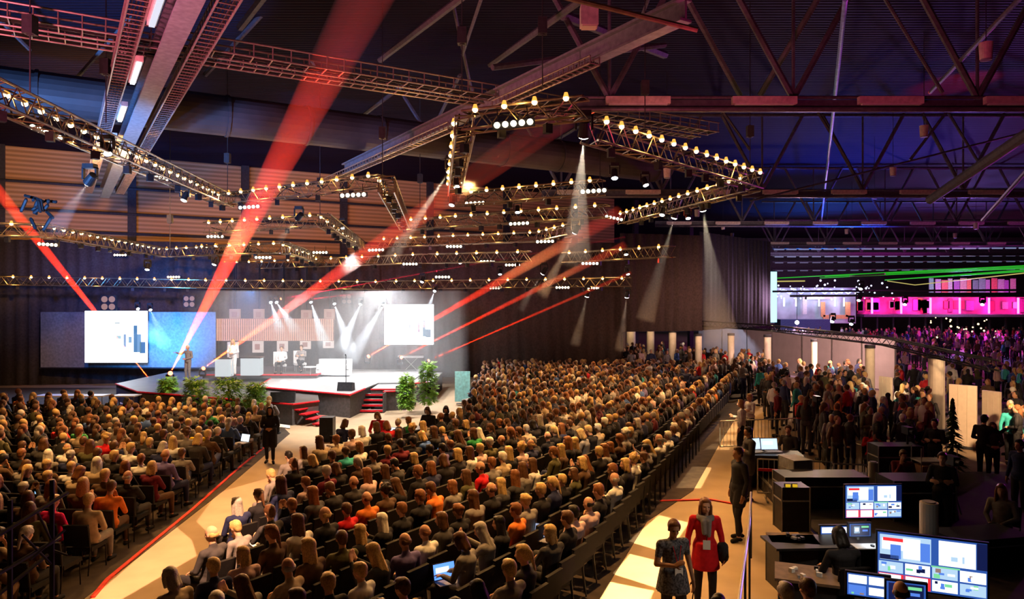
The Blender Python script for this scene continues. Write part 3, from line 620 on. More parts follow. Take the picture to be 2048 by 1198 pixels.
# hoist cables
for i, (px, py, D) in enumerate(((924, 190, 16), (1085, 170, 16), (212, 245, 17), (455, 385, 27.5), (765, 348, 23), (1500, 345, 23), (640, 430, 29), (1290, 275, 19), (840, 420, 30), (1200, 358, 24), (60, 185, 14), (340, 497, 32))):
    p = W(px, py, D); t = thing('hoist_cable', p, 'thin hoist cable and motor above the %s truss point' % ordn(i), 'cable', 'hoists holding the trusses')
    MB().tube((0, 0, 0), (0, 0, 14.7-p.z), .014, n=5).build('cable', M['dark'], t); MB().box((0, 0, 1.3), (.2, .2, .36)).tube((0, 0, 1.1), (0, 0, 1.5), .06, n=8).build('motor', M['dark'], t)
t = thing('cable_clump', W(78, 420, 22), 'dark clump of hanging cables on the truss end', 'cable')
m = MB(); rr = random.Random(3)
for i in range(16): 
    p = V(rr.uniform(-.3, .3), rr.uniform(-.2, .2), rr.uniform(-.3, .4)); m.cap(p, p+V(rr.uniform(-.3, .3), 0, rr.uniform(-.5, .2)), .05, n=6)
m.build('cable', M['black'], t)
# ---------------------------------------------------------------- stage
def fmt(*ps): return [(p[0], p[1]) for p in ps]
def platform(name, pts, z, edges, lab, z0=0, dk='deck'):
    t = thing(name, (0, 0, 0), lab, 'stage platform', 'stage platforms')
    MB().prism(pts, z-.06, z).build('deck', M[dk], t)
    cx = sum(p[0] for p in pts)/len(pts); cyy = sum(p[1] for p in pts)/len(pts)
    MB().prism([(cx+(p[0]-cx)*.995, cyy+(p[1]-cyy)*.995) for p in pts], z0, z-.06).build('skirt', M['skirt'], t)
    m = MB()
    for (a, b) in edges:
        p, q = pts[a], pts[b]; m.tube((p[0], p[1], z-.02), (q[0], q[1], z-.02), .045, n=6)
    m.build('red_edge', M['red'], t); return t
lowz = .9
LP1 = G(275, 783, lowz); LP2 = G(585, 808, lowz); LP3 = G(560, 790, lowz)
platform('stage_platform', fmt((-20.5, 37.5), LP1, LP2, (-8.3, 31.2), (-9.6, 35.6), (-13.2, 37.2), (-13.4, 44), (-20.5, 44)), lowz, [(0, 1), (1, 2), (2, 3)], 'lower stage platform with ferns along its red front edge', dk='deck2')
UP = [G(515, 773, 1.05), G(700, 789, 1.05)]
platform('stage_platform', fmt(UP[0], UP[1], (-6.95, 34.3), (-6.75, 36.6), (-5.2, 36.8), (-5.0, 43.5), (-13.6, 43.5)), 1.05, [(0, 1), (1, 2), (0, 6)], 'main stage platform of pale deck in front of the light lattice')
platform('stage_platform', fmt((-6.74, 34.6), (-6.74, 36.5), (-5.1, 36.6), (-5.0, 34.6)), .98, [(0, 3)], 'middle landing of the stage above the striped steps')
b1 = [G(766, 822), G(812, 820)]
platform('stage_platform', fmt(b1[0], b1[1], (b1[1].x+.25, b1[1].y+1.8), (b1[0].x+.05, b1[0].y+1.9)), .92, [(0, 1), (1, 2)], 'dark stage block right beside the striped steps')
b2 = [G(815, 806), G(862, 803)]
platform('stage_platform', fmt(b2[0], b2[1], (b2[1].x+.1, b2[1].y+5), (b2[0].x-.05, b2[0].y+5)), 1.0, [(0, 1)], 'farthest dark stage block below the second screen')
rz = platform('stage_platform', fmt((-16.5, 38.6), (-10.4, 38.6), (-10.4, 43.4), (-16.5, 43.4)), 1.25, [(0, 1), (1, 2)], 'raised rear platform under the desks of the stage', 1.05, dk='deck2')
# steps
t = thing('stage_steps', (G(739, 826).x, G(739, 826).y, 0), 'four red-edged steps set into the middle of the stage front', 'steps')
for i in range(4):
    MB().box((0, .15+i*.28, .1+i*.21), (1.25, .3, .06)).build('tread', M['deck'], t); MB().box((0, i*.28, .1+i*.21), (1.25, .03, .09)).build('nosing', M['red'], t)
for s in (-1, 1): MB().prism([(s*.64-.03, -.02), (s*.64+.03, -.02), (s*.64+.03, 1.2), (s*.64-.03, 1.2)], 0, .9).build('stringer', M['skirt'], t)
a0, a1 = G(592, 806, .85), G(645, 845, .1); d = (a1-a0)
t = thing('stage_steps', (a0.x, a0.y, 0), 'open side stair with red treads beside the stage monitor', 'steps')
n = V(-d.y, d.x, 0).normalized()
for i in range(5):
    q = V(d.x*i/4, d.y*i/4, .82-i*.18); MB().box(q, (.34, .95, .05), math.atan2(d.y, d.x)).build('tread', M['red' if i else 'deck'], t)
for s in (-1, 1): MB().tube(n*.4*s+V(0, 0, .72), V(d.x, d.y, .06)+n*.4*s, .03, n=6).build('stringer', M['black'], t)
# stage monitors
def wedge(p, rz, lab, w=.75):
    t = thing('stage_monitor', p, lab, 'speaker', 'wedge monitors on the stage', rz); m = MB()
    m.add([(-w/2, -.25, 0), (w/2, -.25, 0), (w/2, .25, 0), (-w/2, .25, 0), (-w/2, -.12, .4), (w/2, -.12, .4), (w/2, .2, .34), (-w/2, .2, .34)], [(0, 1, 5, 4), (1, 2, 6, 5), (2, 3, 7, 6), (3, 0, 4, 7), (4, 5, 6, 7), (3, 2, 1, 0)]); m.build('cabinet', M['plastic'], t)
    MB().box((0, .26, .2), (w*.8, .03, .22)).build('grille', M['grey'], t); return t
wedge(G(566, 802, .95), .2, 'black wedge monitor at the low stage corner', 1.0)
wedge(G(692, 781, 1.05), -.1, 'black flat monitor at the upper stage edge', .7)
wedge(G(806, 786, .95), 1.0, 'tilted black lectern-like wedge at the fern by the steps', .5)
t = thing('speaker_box', G(655, 882), 'black loudspeaker box standing at the end of the front table', 'speaker')
MB().box((0, 0, .45), (.5, .45, .9)).build('cabinet', M['plastic'], t); MB().box((0, -.235, .45), (.42, .02, .8)).build('grille', M['black'], t)
# light lattice
D = 43.6; a, b = W(429, 660, D), W(667, 660, D); L = (b-a).length
lat = emis('lattice tube', (1, .50, .36), .95); lat2 = emis('lattice dim', (1, .42, .3), .35)
t = thing('light_lattice', (a.x, D, 0), 'wide warm glowing lattice of upright tubes over the stage', 'light wall')
m = MB()
for i in range(64): x = L*(i+.5)/64; m.tube((x, 0, W(0, 681, D).z), (x, 0, W(0, 638, D).z), .03, n=6)
m.build('tube_lattice', lat, t)
for py in (638, 652, 662, 681): MB().box((L/2, .05, W(0, py, D).z), (L, .05, .07)).build('rail', lat2, t)
MB().box((L/2, .16, (W(0, 681, D).z+W(0, 638, D).z)/2), (L, .05, 1.3)).build('backing', mat('lattice backing', (.30, .16, .12), .8), t)
tower = emis('tower panel', (1, .55, .42), .42)
for i, (px, y0, y1) in enumerate(((470, 618, 640), (518, 618, 640), (567, 618, 640), (613, 620, 640), (659, 618, 640), (516, 682, 705), (565, 682, 703), (611, 680, 698), (657, 680, 696), (466, 684, 716))):
    p, q = W(px, y0, D+.3), W(px, y1, D+.3); o = MB().box((0, 0, 0), (.62, .2, p.z-q.z)).build('lantern_box', tower if i < 5 else emis('lower panel', (1, .8, .72), .7), loc=((p.x+q.x)/2, D+.3, (p.z+q.z)/2))
    tag(o, 'square glowing lantern panel, %s along the %s of the lattice' % (ordn(i % 5), 'top' if i < 5 else 'underside'), 'light panel', 'square light panels around the lattice'); MB().box((0, -.11, 0), (.3, .03, (p.z-q.z)*.5)).build('inner_frame', lat2, o)
    MB().tube((0, .2, 0), (0, .2, 7.4-o.location.z), .03, n=6).build('mast', M['black'], o)
glow('lattice_glow', ((a.x+b.x)/2, D-1.2, 3.2), (1, .5, .4), 60, .4)
# desks and chairs on the stage
for i, (px, py, w) in enumerate(((449, 752, .75), (504, 750, 1.0))):
    p = G(px, py, 1.25); t = thing('stage_desk', (p.x, p.y, 1.25), ['narrow white glowing desk at the lattice end', 'wider white glowing desk beside the standing presenter'][i], 'desk', 'white desks on the stage')
    MB().box((0, 0, .45), (w, .6, .9)).build('cabinet', emis('desk panel', (.85, .95, 1), .7), t); MB().box((0, 0, .93), (w+.1, .7, .05)).build('top', M['black'], t)
for i, (px, py) in enumerate(((560, 745), (600, 742))):
    p = G(px, py, 1.25 if i < 2 else 1.05); t = thing('armchair', (p.x, p.y, 1.25), ['white armchair leaning beside the wide desk', 'pale armchair in the haze by the low table'][i], 'chair', 'pale armchairs on the stage', .5)
    MB().box((0, 0, .4), (.6, .55, .12)).build('seat', M['white'], t); MB().box((0, .27, .75), (.6, .1, .75)).build('backrest', M['white'], t)
    for x in (-.25, .25):
        for y in (-.22, .22): MB().tube((x, y, 0), (x, y, .36), .02, n=6).build('leg', M['alu'], t)
p = G(668, 752, 1.05); t = thing('sofa', (p.x, p.y, 1.05), 'white sofa lost in the bright stage haze', 'sofa')
MB().box((0, 0, .25), (1.8, .7, .3)).build('seat', M['white'], t); MB().box((0, .35, .6), (1.8, .15, .6)).build('backrest', M['white'], t)
for x in (-.8, .8): MB().box((x, 0, .5), (.15, .7, .3)).build('armrest', M['white'], t)
p = G(625, 748, 1.25); t = thing('low_table', (p.x, p.y-.4, 1.25), 'small round white table between the pale armchairs', 'table')
MB().tube((0, 0, .4), (0, 0, .43), .35, n=18).build('top', M['white'], t); MB().tube((0, 0, 0), (0, 0, .4), .03, n=8).build('stem', M['alu'], t)
p = G(692, 770, 1.05); t = thing('microphone_stand', (p.x, p.y, 1.05), 'thin black microphone stand on a white round base', 'microphone stand')
MB().tube((0, 0, .03), (0, 0, 1.45), .02, n=8).build('pole', M['black'], t); MB().tube((0, 0, 0), (0, 0, .04), .3, n=18).build('base', M['white'], t); MB().cap((0, -.05, 1.45), (0, -.12, 1.5), .03).build('microphone', M['black'], t)
p = G(822, 742, 1.0); t = thing('keyboard', (p.x, p.y, 1.0), 'pale keyboard on a stand below the second screen', 'keyboard')
MB().box((0, 0, .85), (1.5, .4, .12)).build('body', M['white'], t)
for s in (-1, 1): MB().tube((-.4*s, 0, 0), (.4*s, 0, .8), .02, n=6).build('leg', M['alu'], t)
# screens
def screen(name, D, x0, y0, x1, y1, lab, bits, strength=3.0, body=.12, col=(.93, .97, 1), grp=None):
    p, q = W(x0, y0, D), W(x1, y1, D); w, h = q.x-p.x, p.z-q.z
    t = thing(name, ((p.x+q.x)/2, D, (p.z+q.z)/2), lab, 'screen', grp)
    MB().box((0, body/2+.02, 0), (w+.08, body, h+.08)).build('frame', M['black'], t)
    MB().box((0, 0, 0), (w, .03, h)).build('panel', emis(name+' picture', col, strength, True), t)
    mats = {}; 
    for (u0, v0, u1, v1, c, e) in bits:
        mats.setdefault((c, e), MB()).box(((u0+u1-1)/2*w, -.022, (.5-(v0+v1)/2)*h), (abs(u1-u0)*w, .012, abs(v1-v0)*h))
    for (c, e), m in mats.items(): m.build('picture', emis('picture tone', c, e), t)
    return t
person_bits = [(.62, .45, .66, .7, (.35, .5, .75), .8), (.78, .28, .84, .8, (.12, .3, .5), .6), (.84, .45, .9, .8, (.25, .45, .65), .7), (.88, .6, .97, .82, (.1, .25, .42), .5), (.5, .48, .58, .54, (.5, .75, .8), .9), (.48, .22, .56, .25, (.6, .7, .7), .9), (.7, .5, .75, .62, (.3, .5, .7), .8)]
screen('projection_screen', 42.4, 170, 622, 295, 725, 'overexposed white-blue screen beside the blue drape', person_bits, 4.5, .06)
screen('projection_screen', 41.5, 769, 609, 867, 689, 'overexposed white screen right of the stage, hung before the brown drape', [(.5, .48, .53, .62, (.6, .6, .75), .9), (.68, .45, .72, .7, (.5, .3, .5), .8), (.78, .4, .84, .8, (.1, .3, .5), .6), (.84, .62, .95, .82, (.12, .3, .5), .6), (.55, .2, .58, .24, (.6, .7, .7), .9)], 4.5, .06, (.96, .97, 1))
p, q = W(82, 624, 43.3), W(432, 735, 43.3)
o = MB().box((0, 0, 0), (q.x-p.x, .08, p.z-q.z)).build('projection_surface', mat('grey projection cloth', (.20, .22, .24), .9), loc=((p.x+q.x)/2, 43.3, (p.z+q.z)/2))
tag(o, 'wide dim grey projection cloth behind the white-blue screen', 'projection cloth'); MB().box((0, -.02, -(p.z-q.z)/2-.03), (q.x-p.x+.1, .12, .08)).build('bottom_bar', M['black'], o)
area('screen_glow', W(232, 674, 42.0), W(232, 900, 34), (.75, .88, 1), 260, 3.4, 2.8)
area('screen_glow', W(818, 650, 41.1), W(818, 900, 34), (.85, .92, 1), 160, 2.7, 2.2)
# round lamp clusters above the screens
for i, (px, py, w) in enumerate(((216, 606, .9), (378, 603, .7), (693, 598, .6))):
    p = W(px, py, 42); t = thing('lamp_cluster', p, ['square cluster of four lamps right above the white-blue screen', 'square cluster of four lamps above the wide grey screen end', 'dark cluster of four lamps above the microphone stand'][i], 'stage light', 'four-lamp clusters over the stage')
    MB().box((0, .1, 0), (w, .15, w)).build('housing', M['black'], t)
    for x in (-1, 1):
        for z in (-1, 1): MB().tube((x*w*.24, 0, z*w*.24), (x*w*.24, .04, z*w*.24), w*.2, n=16).build('reflector', emis('dim reflector', (1, .55, .4), .35 if i < 2 else .12), t)
# stage haze
haz = MB().box((0, 0, 0), (13.5, 7.5, 4.6)).build('stage_haze', haze_mat('stage haze', .036, (.93, .96, 1)), loc=(-9.2, 38.3, 3.4)); tag(haz, 'white haze hanging over the stage under the spotlights', 'haze', None, 'stuff')
# equipment at the far wall of the stage left
for i, (px, w) in enumerate(((120, 2.0), (190, 1.1), (253, 1.1))):
    p = G(px, 790, .8); t = thing('equipment_table', (p.x, p.y, 0), ['long dim table below the grey cloth at the side', 'pale table straight below the white-blue screen', 'pale table nearest the corner lamp of the red beam'][i], 'table', 'tables below the white-blue screen')
    MB().box((0, 0, .78), (w, .7, .05)).build('top', M['white'], t)
    for x in (-1, 1):
        for y in (-1, 1): MB().tube((x*w*.45, y*.3, 0), (x*w*.45, y*.3, .76), .02, n=6).build('leg', M['alu'], t)
# plants
def fern(px, py, z, h, w, lab, sd, potted=True):
    rr = random.Random(sd); p = G(px, py, z); t = thing('potted_fern', (p.x, p.y-.25, z), lab, 'plant', 'green ferns along the stage')
    m = MB()
    for i in range(430):
        a = rr.uniform(0, 6.28); u = rr.random(); r0 = w*.5*math.sqrt(rr.random())*(1-.45*abs(u-.4)); c = V(math.cos(a)*r0, math.sin(a)*r0, -.25*h+u*h*1.1)
        d = V(math.cos(a), math.sin(a), rr.uniform(-1.0, .8)).normalized(); L = rr.uniform(.16, .30); s = d.cross(V(0, 0, 1)).normalized()*.05; k = d*L
        m.add([c, c+k*.4+s, c+k-V(0, 0, .06), c+k*.4-s, c+k*.4+V(0, 0, .02)], [(0, 1, 4), (1, 2, 4), (2, 3, 4), (3, 0, 4)])
        for j in (1, 2): 
            q = c+k*.3*j; m.add([q, q+s*2.4+k*.2, q+s*1.6+k*.35], [(0, 1, 2)]); m.add([q, q-s*2.4+k*.2, q-s*1.6+k*.35], [(0, 1, 2)])
    m.build('foliage', M['leaf'], t)
    MB().tube((0, 0, -.0), (0, 0, .28), .14, .18, 14).build('pot', M['pot'], t)
    MB().tube((0, 0, .2), (0, 0, h*.6), .02, n=6).build('stem', M['darkleaf'], t)
fern(341, 783, .9, .75, .75, 'smallest green fern on the low platform by the tall red beam', 1)
fern(397, 808, .75, 1.3, .95, 'second green fern hanging over the red stage edge', 2)
fern(462, 815, .75, 1.45, 1.35, 'largest green fern cluster on the stage front', 3)
fern(516, 815, .8, 1.2, .8, 'green fern beside the black wedge monitor', 4)
fern(815, 798, .8, 1.25, .6, 'narrow fern at the dark block beside the striped steps', 5)
fern(857, 785, .9, 1.6, .8, 'tallest fern on the farthest dark stage block', 6)
# white trim line in front of the stage floor
o = MB().prism([tuple(G(240, 808)[:2]), tuple(G(580, 858)[:2]), tuple(G(580, 852)[:2]), tuple(G(240, 803)[:2])], .0, .03).build('trim_30', M['white']); struct(o)
# red lines of the aisle
rt = mat('red tape', (.75, .04, .02), .6)
def tape(pts, lab):
    m = MB()
    for a, b in zip(pts, pts[1:]):
        a, b = G(*a), G(*b); d = (b-a).normalized(); n = V(-d.y, d.x, 0)*.04; m.add([a+n+V(0, 0, .03), b+n+V(0, 0, .03), b-n+V(0, 0, .03), a-n+V(0, 0, .03), a+n, b+n, b-n, a-n], [(0, 1, 2, 3), (0, 4, 5, 1), (2, 6, 7, 3), (1, 5, 6, 2), (3, 7, 4, 0), (7, 6, 5, 4)])
    tag(m.build('floor_tape', rt), lab, 'tape', 'red tape lines on the floor')
tape([(185, 1196), (215, 1160), (300, 1090), (385, 1020), (480, 935), (548, 880)], 'red tape line along the side block edge of the central aisle')
tape([(1320, 1003), (1420, 1000), (1475, 1010)], 'red tape line crossing the side corridor floor')
# ---------------------------------------------------------------- tables at the stage foot
def table(p, w, dpt, rz, lab, h=.74):
    t = thing('table', p, lab, 'table', 'white tables at the stage foot', rz)
    MB().box((0, 0, h), (w, dpt, .05)).build('tabletop', M['white'], t)
    for x in (-1, 1):
        for y in (-1, 1): MB().tube((x*w*.46, y*dpt*.42, 0), (x*w*.46, y*dpt*.42, h), .02, n=6).build('leg', M['alu'], t)
    return t
ta, tb = G(668, 893, .76), G(935, 836, .76); dd = (tb-ta); L = dd.length/4
for i in range(4):
    c = ta+dd*((i+.5)/4); table((c.x, c.y, 0), L-.04, .75, math.atan2(dd.y, dd.x), 'white front table, %s from the loudspeaker box' % ordn(i))
c = G(925, 775, .9); t = thing('standing_sign', (c.x, c.y, 0), 'pale turquoise standing board at the far end of the front tables', 'sign')
MB().box((0, 0, .95), (.75, .05, 1.5)).build('board', mat('turquoise board', (.35, .75, .75), .6), t); MB().box((0, 0, .1), (.6, .35, .04)).build('foot', M['alu'], t)
# laptops
def laptop(p, rz, lab, col, e=1.6, sc=1.0, grp='laptops among the audience'):
    t = thing('laptop', p, lab, 'laptop', grp, rz); t.scale = (sc,)*3
    MB().box((0, .11, .01), (.34, .23, .018)).build('keyboard_base', M['grey'], t)
    R = Matrix.Rotation(-.25, 3, 'X'); s = MB().box((0, 0, .11), (.34, .012, .22), R=R).build('lid', M['black'], t); s.location = (0, -.01+.24, .02)
    MB().box((0, -.009, .11), (.315, .004, .2), R=R).build('screen', emis('laptop screen', col, e), s)
    MB().box((-.03, -.0125, .13), (.2, .002, .07), R=R).box((.05, -.0125, .06), (.12, .002, .03), R=R).build('window', emis('window', (.85, .95, 1), 1.2), s)
    return t
# ---------------------------------------------------------------- entrance columns and glass wall
colm = mat('pale column wrap', (.72, .62, .52), .6, var=.12, scale=3)
CP = [(1262, 654, 18), (1301, 657, 15), (1345, 662, 15), (1397, 669, 13), (1462, 668, 13), (1535, 671, 14), (1628, 680, 12), (1740, 692, 18), (1873, 712, 30)]
for i, (px, py, w) in enumerate(CP):
    D = 2.3*F/(py-CY); p = W(px, py, D); r = w/F*D/2
    t = thing('column', (p.x, D, 0), 'pale wrapped column, %s from the brown drape' % ordn(i), 'column', 'pale columns along the entrance')
    MB().tube((0, 0, .12), (0, 0, 3.0), r, n=20).build('shaft', colm, t); MB().tube((0, 0, 0), (0, 0, .12), r*1.35, n=20).build('base', M['dark'], t)
    MB().tube((0, 0, 2.9), (0, 0, 3.05), r*1.1, n=20).build('cap', M['dark'], t)
    spot('column_light', (p.x-.3, D-1.7, 3.9), (p.x, D, 1.6), (1, .66, .36), 15, 30, .8, .05)
# black gantry truss above
gp = [W(1180, 648, 58), W(1400, 652, 50), W(1545, 662, 44), W(1770, 690, 32.5), W(1990, 742, 24.5)]
for i, (a, b) in enumerate(zip(gp, gp[1:])):
    d = b-a; u = d.normalized(); n = V(-u.y, u.x, 0).normalized(); t = thing('gantry_truss', a, 'black gantry truss section, %s from the drape, over the pale columns' % ordn(i), 'truss', 'black gantry over the columns')
    for s in (-1, 1):
        for z in (0, .34): MB().tube(n*s*.17+V(0, 0, z), n*s*.17+V(0, 0, z)+d, .035, n=6).build('chord', M['black'], t)
    m = MB(); k = int(d.length/.5)
    for j in range(k):
        for s in (-1, 1): m.tube(u*(d.length*j/k)+n*s*.17+V(0, 0, .34*(j % 2)), u*(d.length*(j+1)/k)+n*s*.17+V(0, 0, .34*((j+1) % 2)), .016, n=4)
    m.build('lacing', M['black'], t)
# translucent wall panels
def glass(name, col, rough, alpha):
    m, nt, b = new_mat(name); b.inputs['Base Color'].default_value = (*col, 1); b.inputs['Roughness'].default_value = rough; b.inputs['Alpha'].default_value = alpha
    n = nt.nodes.new('ShaderNodeTexNoise'); n.inputs['Scale'].default_value = 1.5
    r = nt.nodes.new('ShaderNodeValToRGB'); r.color_ramp.elements[0].color = (*[c*.7 for c in col], 1); r.color_ramp.elements[1].color = (*col, 1)
    tc = nt.nodes.new('ShaderNodeTexCoord'); nt.links.new(tc.outputs['Object'], n.inputs['Vector']); nt.links.new(n.outputs['Fac'], r.inputs['Fac']); nt.links.new(r.outputs['Color'], b.inputs['Base Color'])
    return m
gm = glass('frosted sheet', (.66, .56, .58), .35, .9)
gpt = [(1398, 60), (1445, 57), (1495, 54), (1545, 51), (1605, 48), (1665, 45.5), (1725, 43), (1792, 40.5)]
for i, ((pa, Da), (pb, Db)) in enumerate(zip(gpt, gpt[1:])):
    a, b = V((pa-CX)/F*Da, Da, 0), V((pb-CX)/F*Db, Db, 0); d = b-a; L = d.length
    t = thing('wall_panel', (a.x, a.y, 0), 'frosted translucent wall sheet, %s from the drape' % ordn(i), 'wall panel', 'frosted sheets behind the columns', math.atan2(d.y, d.x))
    MB().box((L/2, 0, 1.55), (L-.06, .04, 2.9)).build('sheet', gm, t)
    for x in (0, L-.04): MB().box((x, 0, 1.6), (.06, .08, 3.2)).build('post', M['alu'], t)
    MB().box((L/2, 0, 3.08), (L, .08, .1)).build('top_rail', M['black'], t)
spot('panel_light', (18, 36, 4.2), (17, 50, .5), (1, .6, .5), 420, 50, .9, .3)
spot('panel_light', (24, 60, 5), (17, 50, 1.5), (.85, .5, .8), 500, 60, .9, .3)
spot('panel_light', (13, 52, 4.2), (16, 56, 1.5), (.6, .75, 1), 60, 60, .9, .3)
# white free-standing panels at the edge
wl = mat('cream board', (.82, .68, .54), .6, var=.06)
for i, (x0, x1, yt, D, hh) in enumerate(((1760, 1783, 752, 31, 2.0), (1899, 1954, 768, 26, 2.25), (1966, 2001, 780, 27, 1.9))):
    a, b = W(x0, yt, D), W(x1, yt, D-.6); z1 = min(a.z, 2.3); d = V(b.x-a.x, b.y-a.y, 0); L = d.length
    t = thing('display_wall', (a.x, a.y, 0), ['narrow cream board standing beside the eighth column', 'tall cream display wall behind the dark-suited man', 'pinkish display wall behind the speaking man'][i], 'display wall', 'cream display walls', math.atan2(d.y, d.x))
    MB().box((L/2, 0, z1/2), (L, .12, z1)).build('board', wl, t); MB().box((L/2, 0, .04), (L+.1, .4, .08)).build('foot', M['dark'], t)
    for k in range(1, 3): MB().box((L*k/3, -.065, z1/2), (.015, .01, z1*.98)).build('seam', M['wood'], t)
spot('panel_light', (15.2, 20.5, 3.4), (17, 26, 1.2), (1, .6, .3), 150, 32, .8, .1)
spot('panel_light', (13.5, 26.5, 3.0), (15.6, 31, 1.2), (1, .72, .42), 50, 28, .8, .1)
# ---------------------------------------------------------------- far bright hall
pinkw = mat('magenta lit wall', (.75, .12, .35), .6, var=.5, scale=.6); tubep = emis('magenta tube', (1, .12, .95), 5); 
D = 98
a, b = W(1722, 600, D), W(2075, 600, D); z0, z1 = W(0, 628, D).z, W(0, 597, D).z+.2
t = thing('exhibition_stand', (a.x, D, 0), 'long magenta-lit gallery of the far stand with glowing upright tubes', 'exhibition stand')
L = b.x-a.x
MB().box((L/2, 1.2, (z0+z1)/2), (L, .2, z1-z0)).build('back_wall', pinkw, t); MB().box((L/2, .2, z0-.2), (L, 2.2, .35)).build('balcony_floor', mat('purple fascia', (.4, .2, .45), .5), t)
m = MB()
for i in range(6): MB().tube((L*(1/12+i/6)-.2, .6, z0+.05), (L*(1/12+i/6)-.2, .6, z1-.1), .13, n=8).build('light_tube', tubep, t)
rp = [mat('stand panel %d' % i, c, .6) for i, c in enumerate(((.8, .05, .15), (.9, .3, .15), (.5, .1, .5), (.75, .4, .5), (.3, .05, .2)))]
rr = random.Random(8)
for i in range(22): x = rr.uniform(0, L); MB().box((x, .95, (z0+z1)/2+rr.uniform(-.2, .2)), (rr.uniform(.5, 1.6), .15, rr.uniform(.8, 1.9))).build('wall_graphic', rp[i % 5], t)
for i in range(12): MB().box((L*i/11, 0, z0/2-.2), (.2, .2, z0-.3)).build('post', M['dark'], t)
for i in range(5): glow('stand_glow', (a.x+L*(1/10+i/5), D-.6, 4.4), (1, .06, .5), 420, .3)
D = 92
a, b = W(1545, 600, D), W(1722, 600, D); L = b.x-a.x
t = thing('exhibition_stand', (a.x, D, 0), 'pale blue-white far stand with an orange U-shaped frame', 'exhibition stand')
MB().box((L/2, 1.5, 4.4), (L, .2, 4.6)).build('back_wall', mat('pale stand wall', (.5, .52, .6), .6, var=.4, scale=.5), t)
om = mat('orange frame paint', (.8, .35, .15), .5)
for x0, x1, y0, y1 in ((1650, 1700, 604, 634),):
    p, q = W(x0, y0, D), W(x1, y1, D); m = MB(); m.box(((p.x+q.x)/2-a.x, .6, q.z), (q.x-p.x, .2, .5)); m.box((p.x-a.x, .6, (p.z+q.z)/2), (.5, .2, p.z-q.z)); m.box((q.x-a.x, .6, (p.z+q.z)/2), (.6, .2, p.z-q.z)); m.build('u_frame', om, t)
p = W(1613, 612, D); m = MB()
m.box((p.x-a.x, .6, 4.4), (.5, .2, 2.2)).box((p.x-a.x+2, .6, 5.4), (4, .2, .4)).build('arch_frame', mat('pale frame', (.7, .6, .6), .5), t)
zig = emis('blue light strip', (.3, .35, 1), 3.2); m = MB()
for i in range(14): m.tube((.8+i*.75, .4, 5.9+.55*(i % 2)), (1.55+i*.75, .4, 5.9+.55*((i+1) % 2)), .1, n=5)
m.build('zigzag_light', zig, t)
for i, px in enumerate((1570, 1594, 1640, 1672, 1690)): MB().tube((W(px, 0, D).x-a.x, .3, 4.3), (W(px, 0, D).x-a.x, .3, 5.4), .1, n=6).build('light_tube', emis('pale tube', (.9, .95, 1), 2.5), t)
MB().box((L*.3, -1, 1.6), (L*.55, 2, 2.2)).build('counter', mat('dark blue counter', (.06, .10, .2), .4), t)
for i in range(3): glow('stand_glow', (a.x+L*(.2+.3*i), D-.6, 5.2), (.7, .75, 1), 200, .3)
o = MB().ell((0, 0, 0), .22, 12, 8).build('round_lamp', M['lens'], loc=W(1594, 645, 80)); tag(o, 'small round white lamp glowing below the far blue-white stand', 'lamp'); MB().tube((0, 0, .2), (0, 0, 4), .03, n=5).build('rod', M['dark'], o)
o = MB().box((0, 0, 0), (.7, .3, 4.6)).build('light_strip', emis('cyan panel', (.45, .8, 1), 1.6), loc=W(1545, 594, 66)); tag(o, 'tall pale cyan light strip at the edge of the dark drape', 'light panel'); MB().box((0, .1, 2.35), (.8, .3, .1)).build('cap', M['dark'], o)
# coloured banners above the stand
bc = [(.25, .75, .6), (.55, .6, .95), (.85, .3, .3), (.6, .85, .9), (.45, .3, .8), (.7, .75, .7), (.9, .5, .3), (.2, .6, .5)]
for i in range(14):
    px = 1858+i*12.5; D = 100; p, q = W(px, 556+(i*7 % 5), D), W(px+9+(i % 3)*2, 585, D)
    o = MB().box((0, 0, 0), (q.x-p.x, .1, p.z-q.z)).build('banner', mat('banner cloth %d' % i, bc[i % 8], .8), loc=((p.x+q.x)/2, D, (p.z+q.z)/2)); tag(o, '%s hanging banner, %s along the row above the magenta stand' % (('teal', 'lilac', 'coral', 'pale cyan', 'violet', 'pale grey', 'orange', 'green')[i % 8], ordn(i)), 'banner', 'banners above the magenta stand')
    MB().tube((-(q.x-p.x)/2, 0, (p.z-q.z)/2), ((q.x-p.x)/2, 0, (p.z-q.z)/2), .06, n=6).build('rod', M['dark'], o)
glow('banner_glow', W(1930, 580, 94), (.8, .85, 1), 500, .4)
# green laser lines
gl = emis('green laser', (.03, .8, .03), .5); gl2 = emis('yellow laser', (.9, .75, .2), .6)
for i, (a, b, r, mm, lab) in enumerate((((1540, 557, 96), (2060, 531, 70), .07, gl, 'upper green laser line under the far roof'), ((1640, 556, 90), (2060, 536, 66), .05, gl, 'second green laser line under the far roof'), ((1770, 560, 84), (2060, 542, 60), .06, gl, 'third and brightest green laser line'), ((1650, 553, 88), (2060, 534, 68), .05, gl, 'thin green laser line between two others'),
    ((1800, 558, 84), (2060, 539, 62), .05, gl, 'thin lower green laser line'), ((1775, 562, 88), (1830, 570, 82), .05, gl2, 'short yellow laser line dipping below the green ones'), ((1830, 570, 82), (2060, 545, 62), .05, gl2, 'long yellow laser line under the green ones'), ((1540, 563, 96), (1610, 562, 94), .09, gl2, 'yellow laser line at the drape edge'), ((1700, 552, 80), (1770, 548, 76), .12, mat('olive truss', (.25, .4, .15), .5), 'olive pipe just on the green laser lines'))):
    o = MB().tube(W(*a), W(*b), r, n=6).build('laser_line', mm); tag(o, lab, 'laser line', 'laser lines of the far hall')
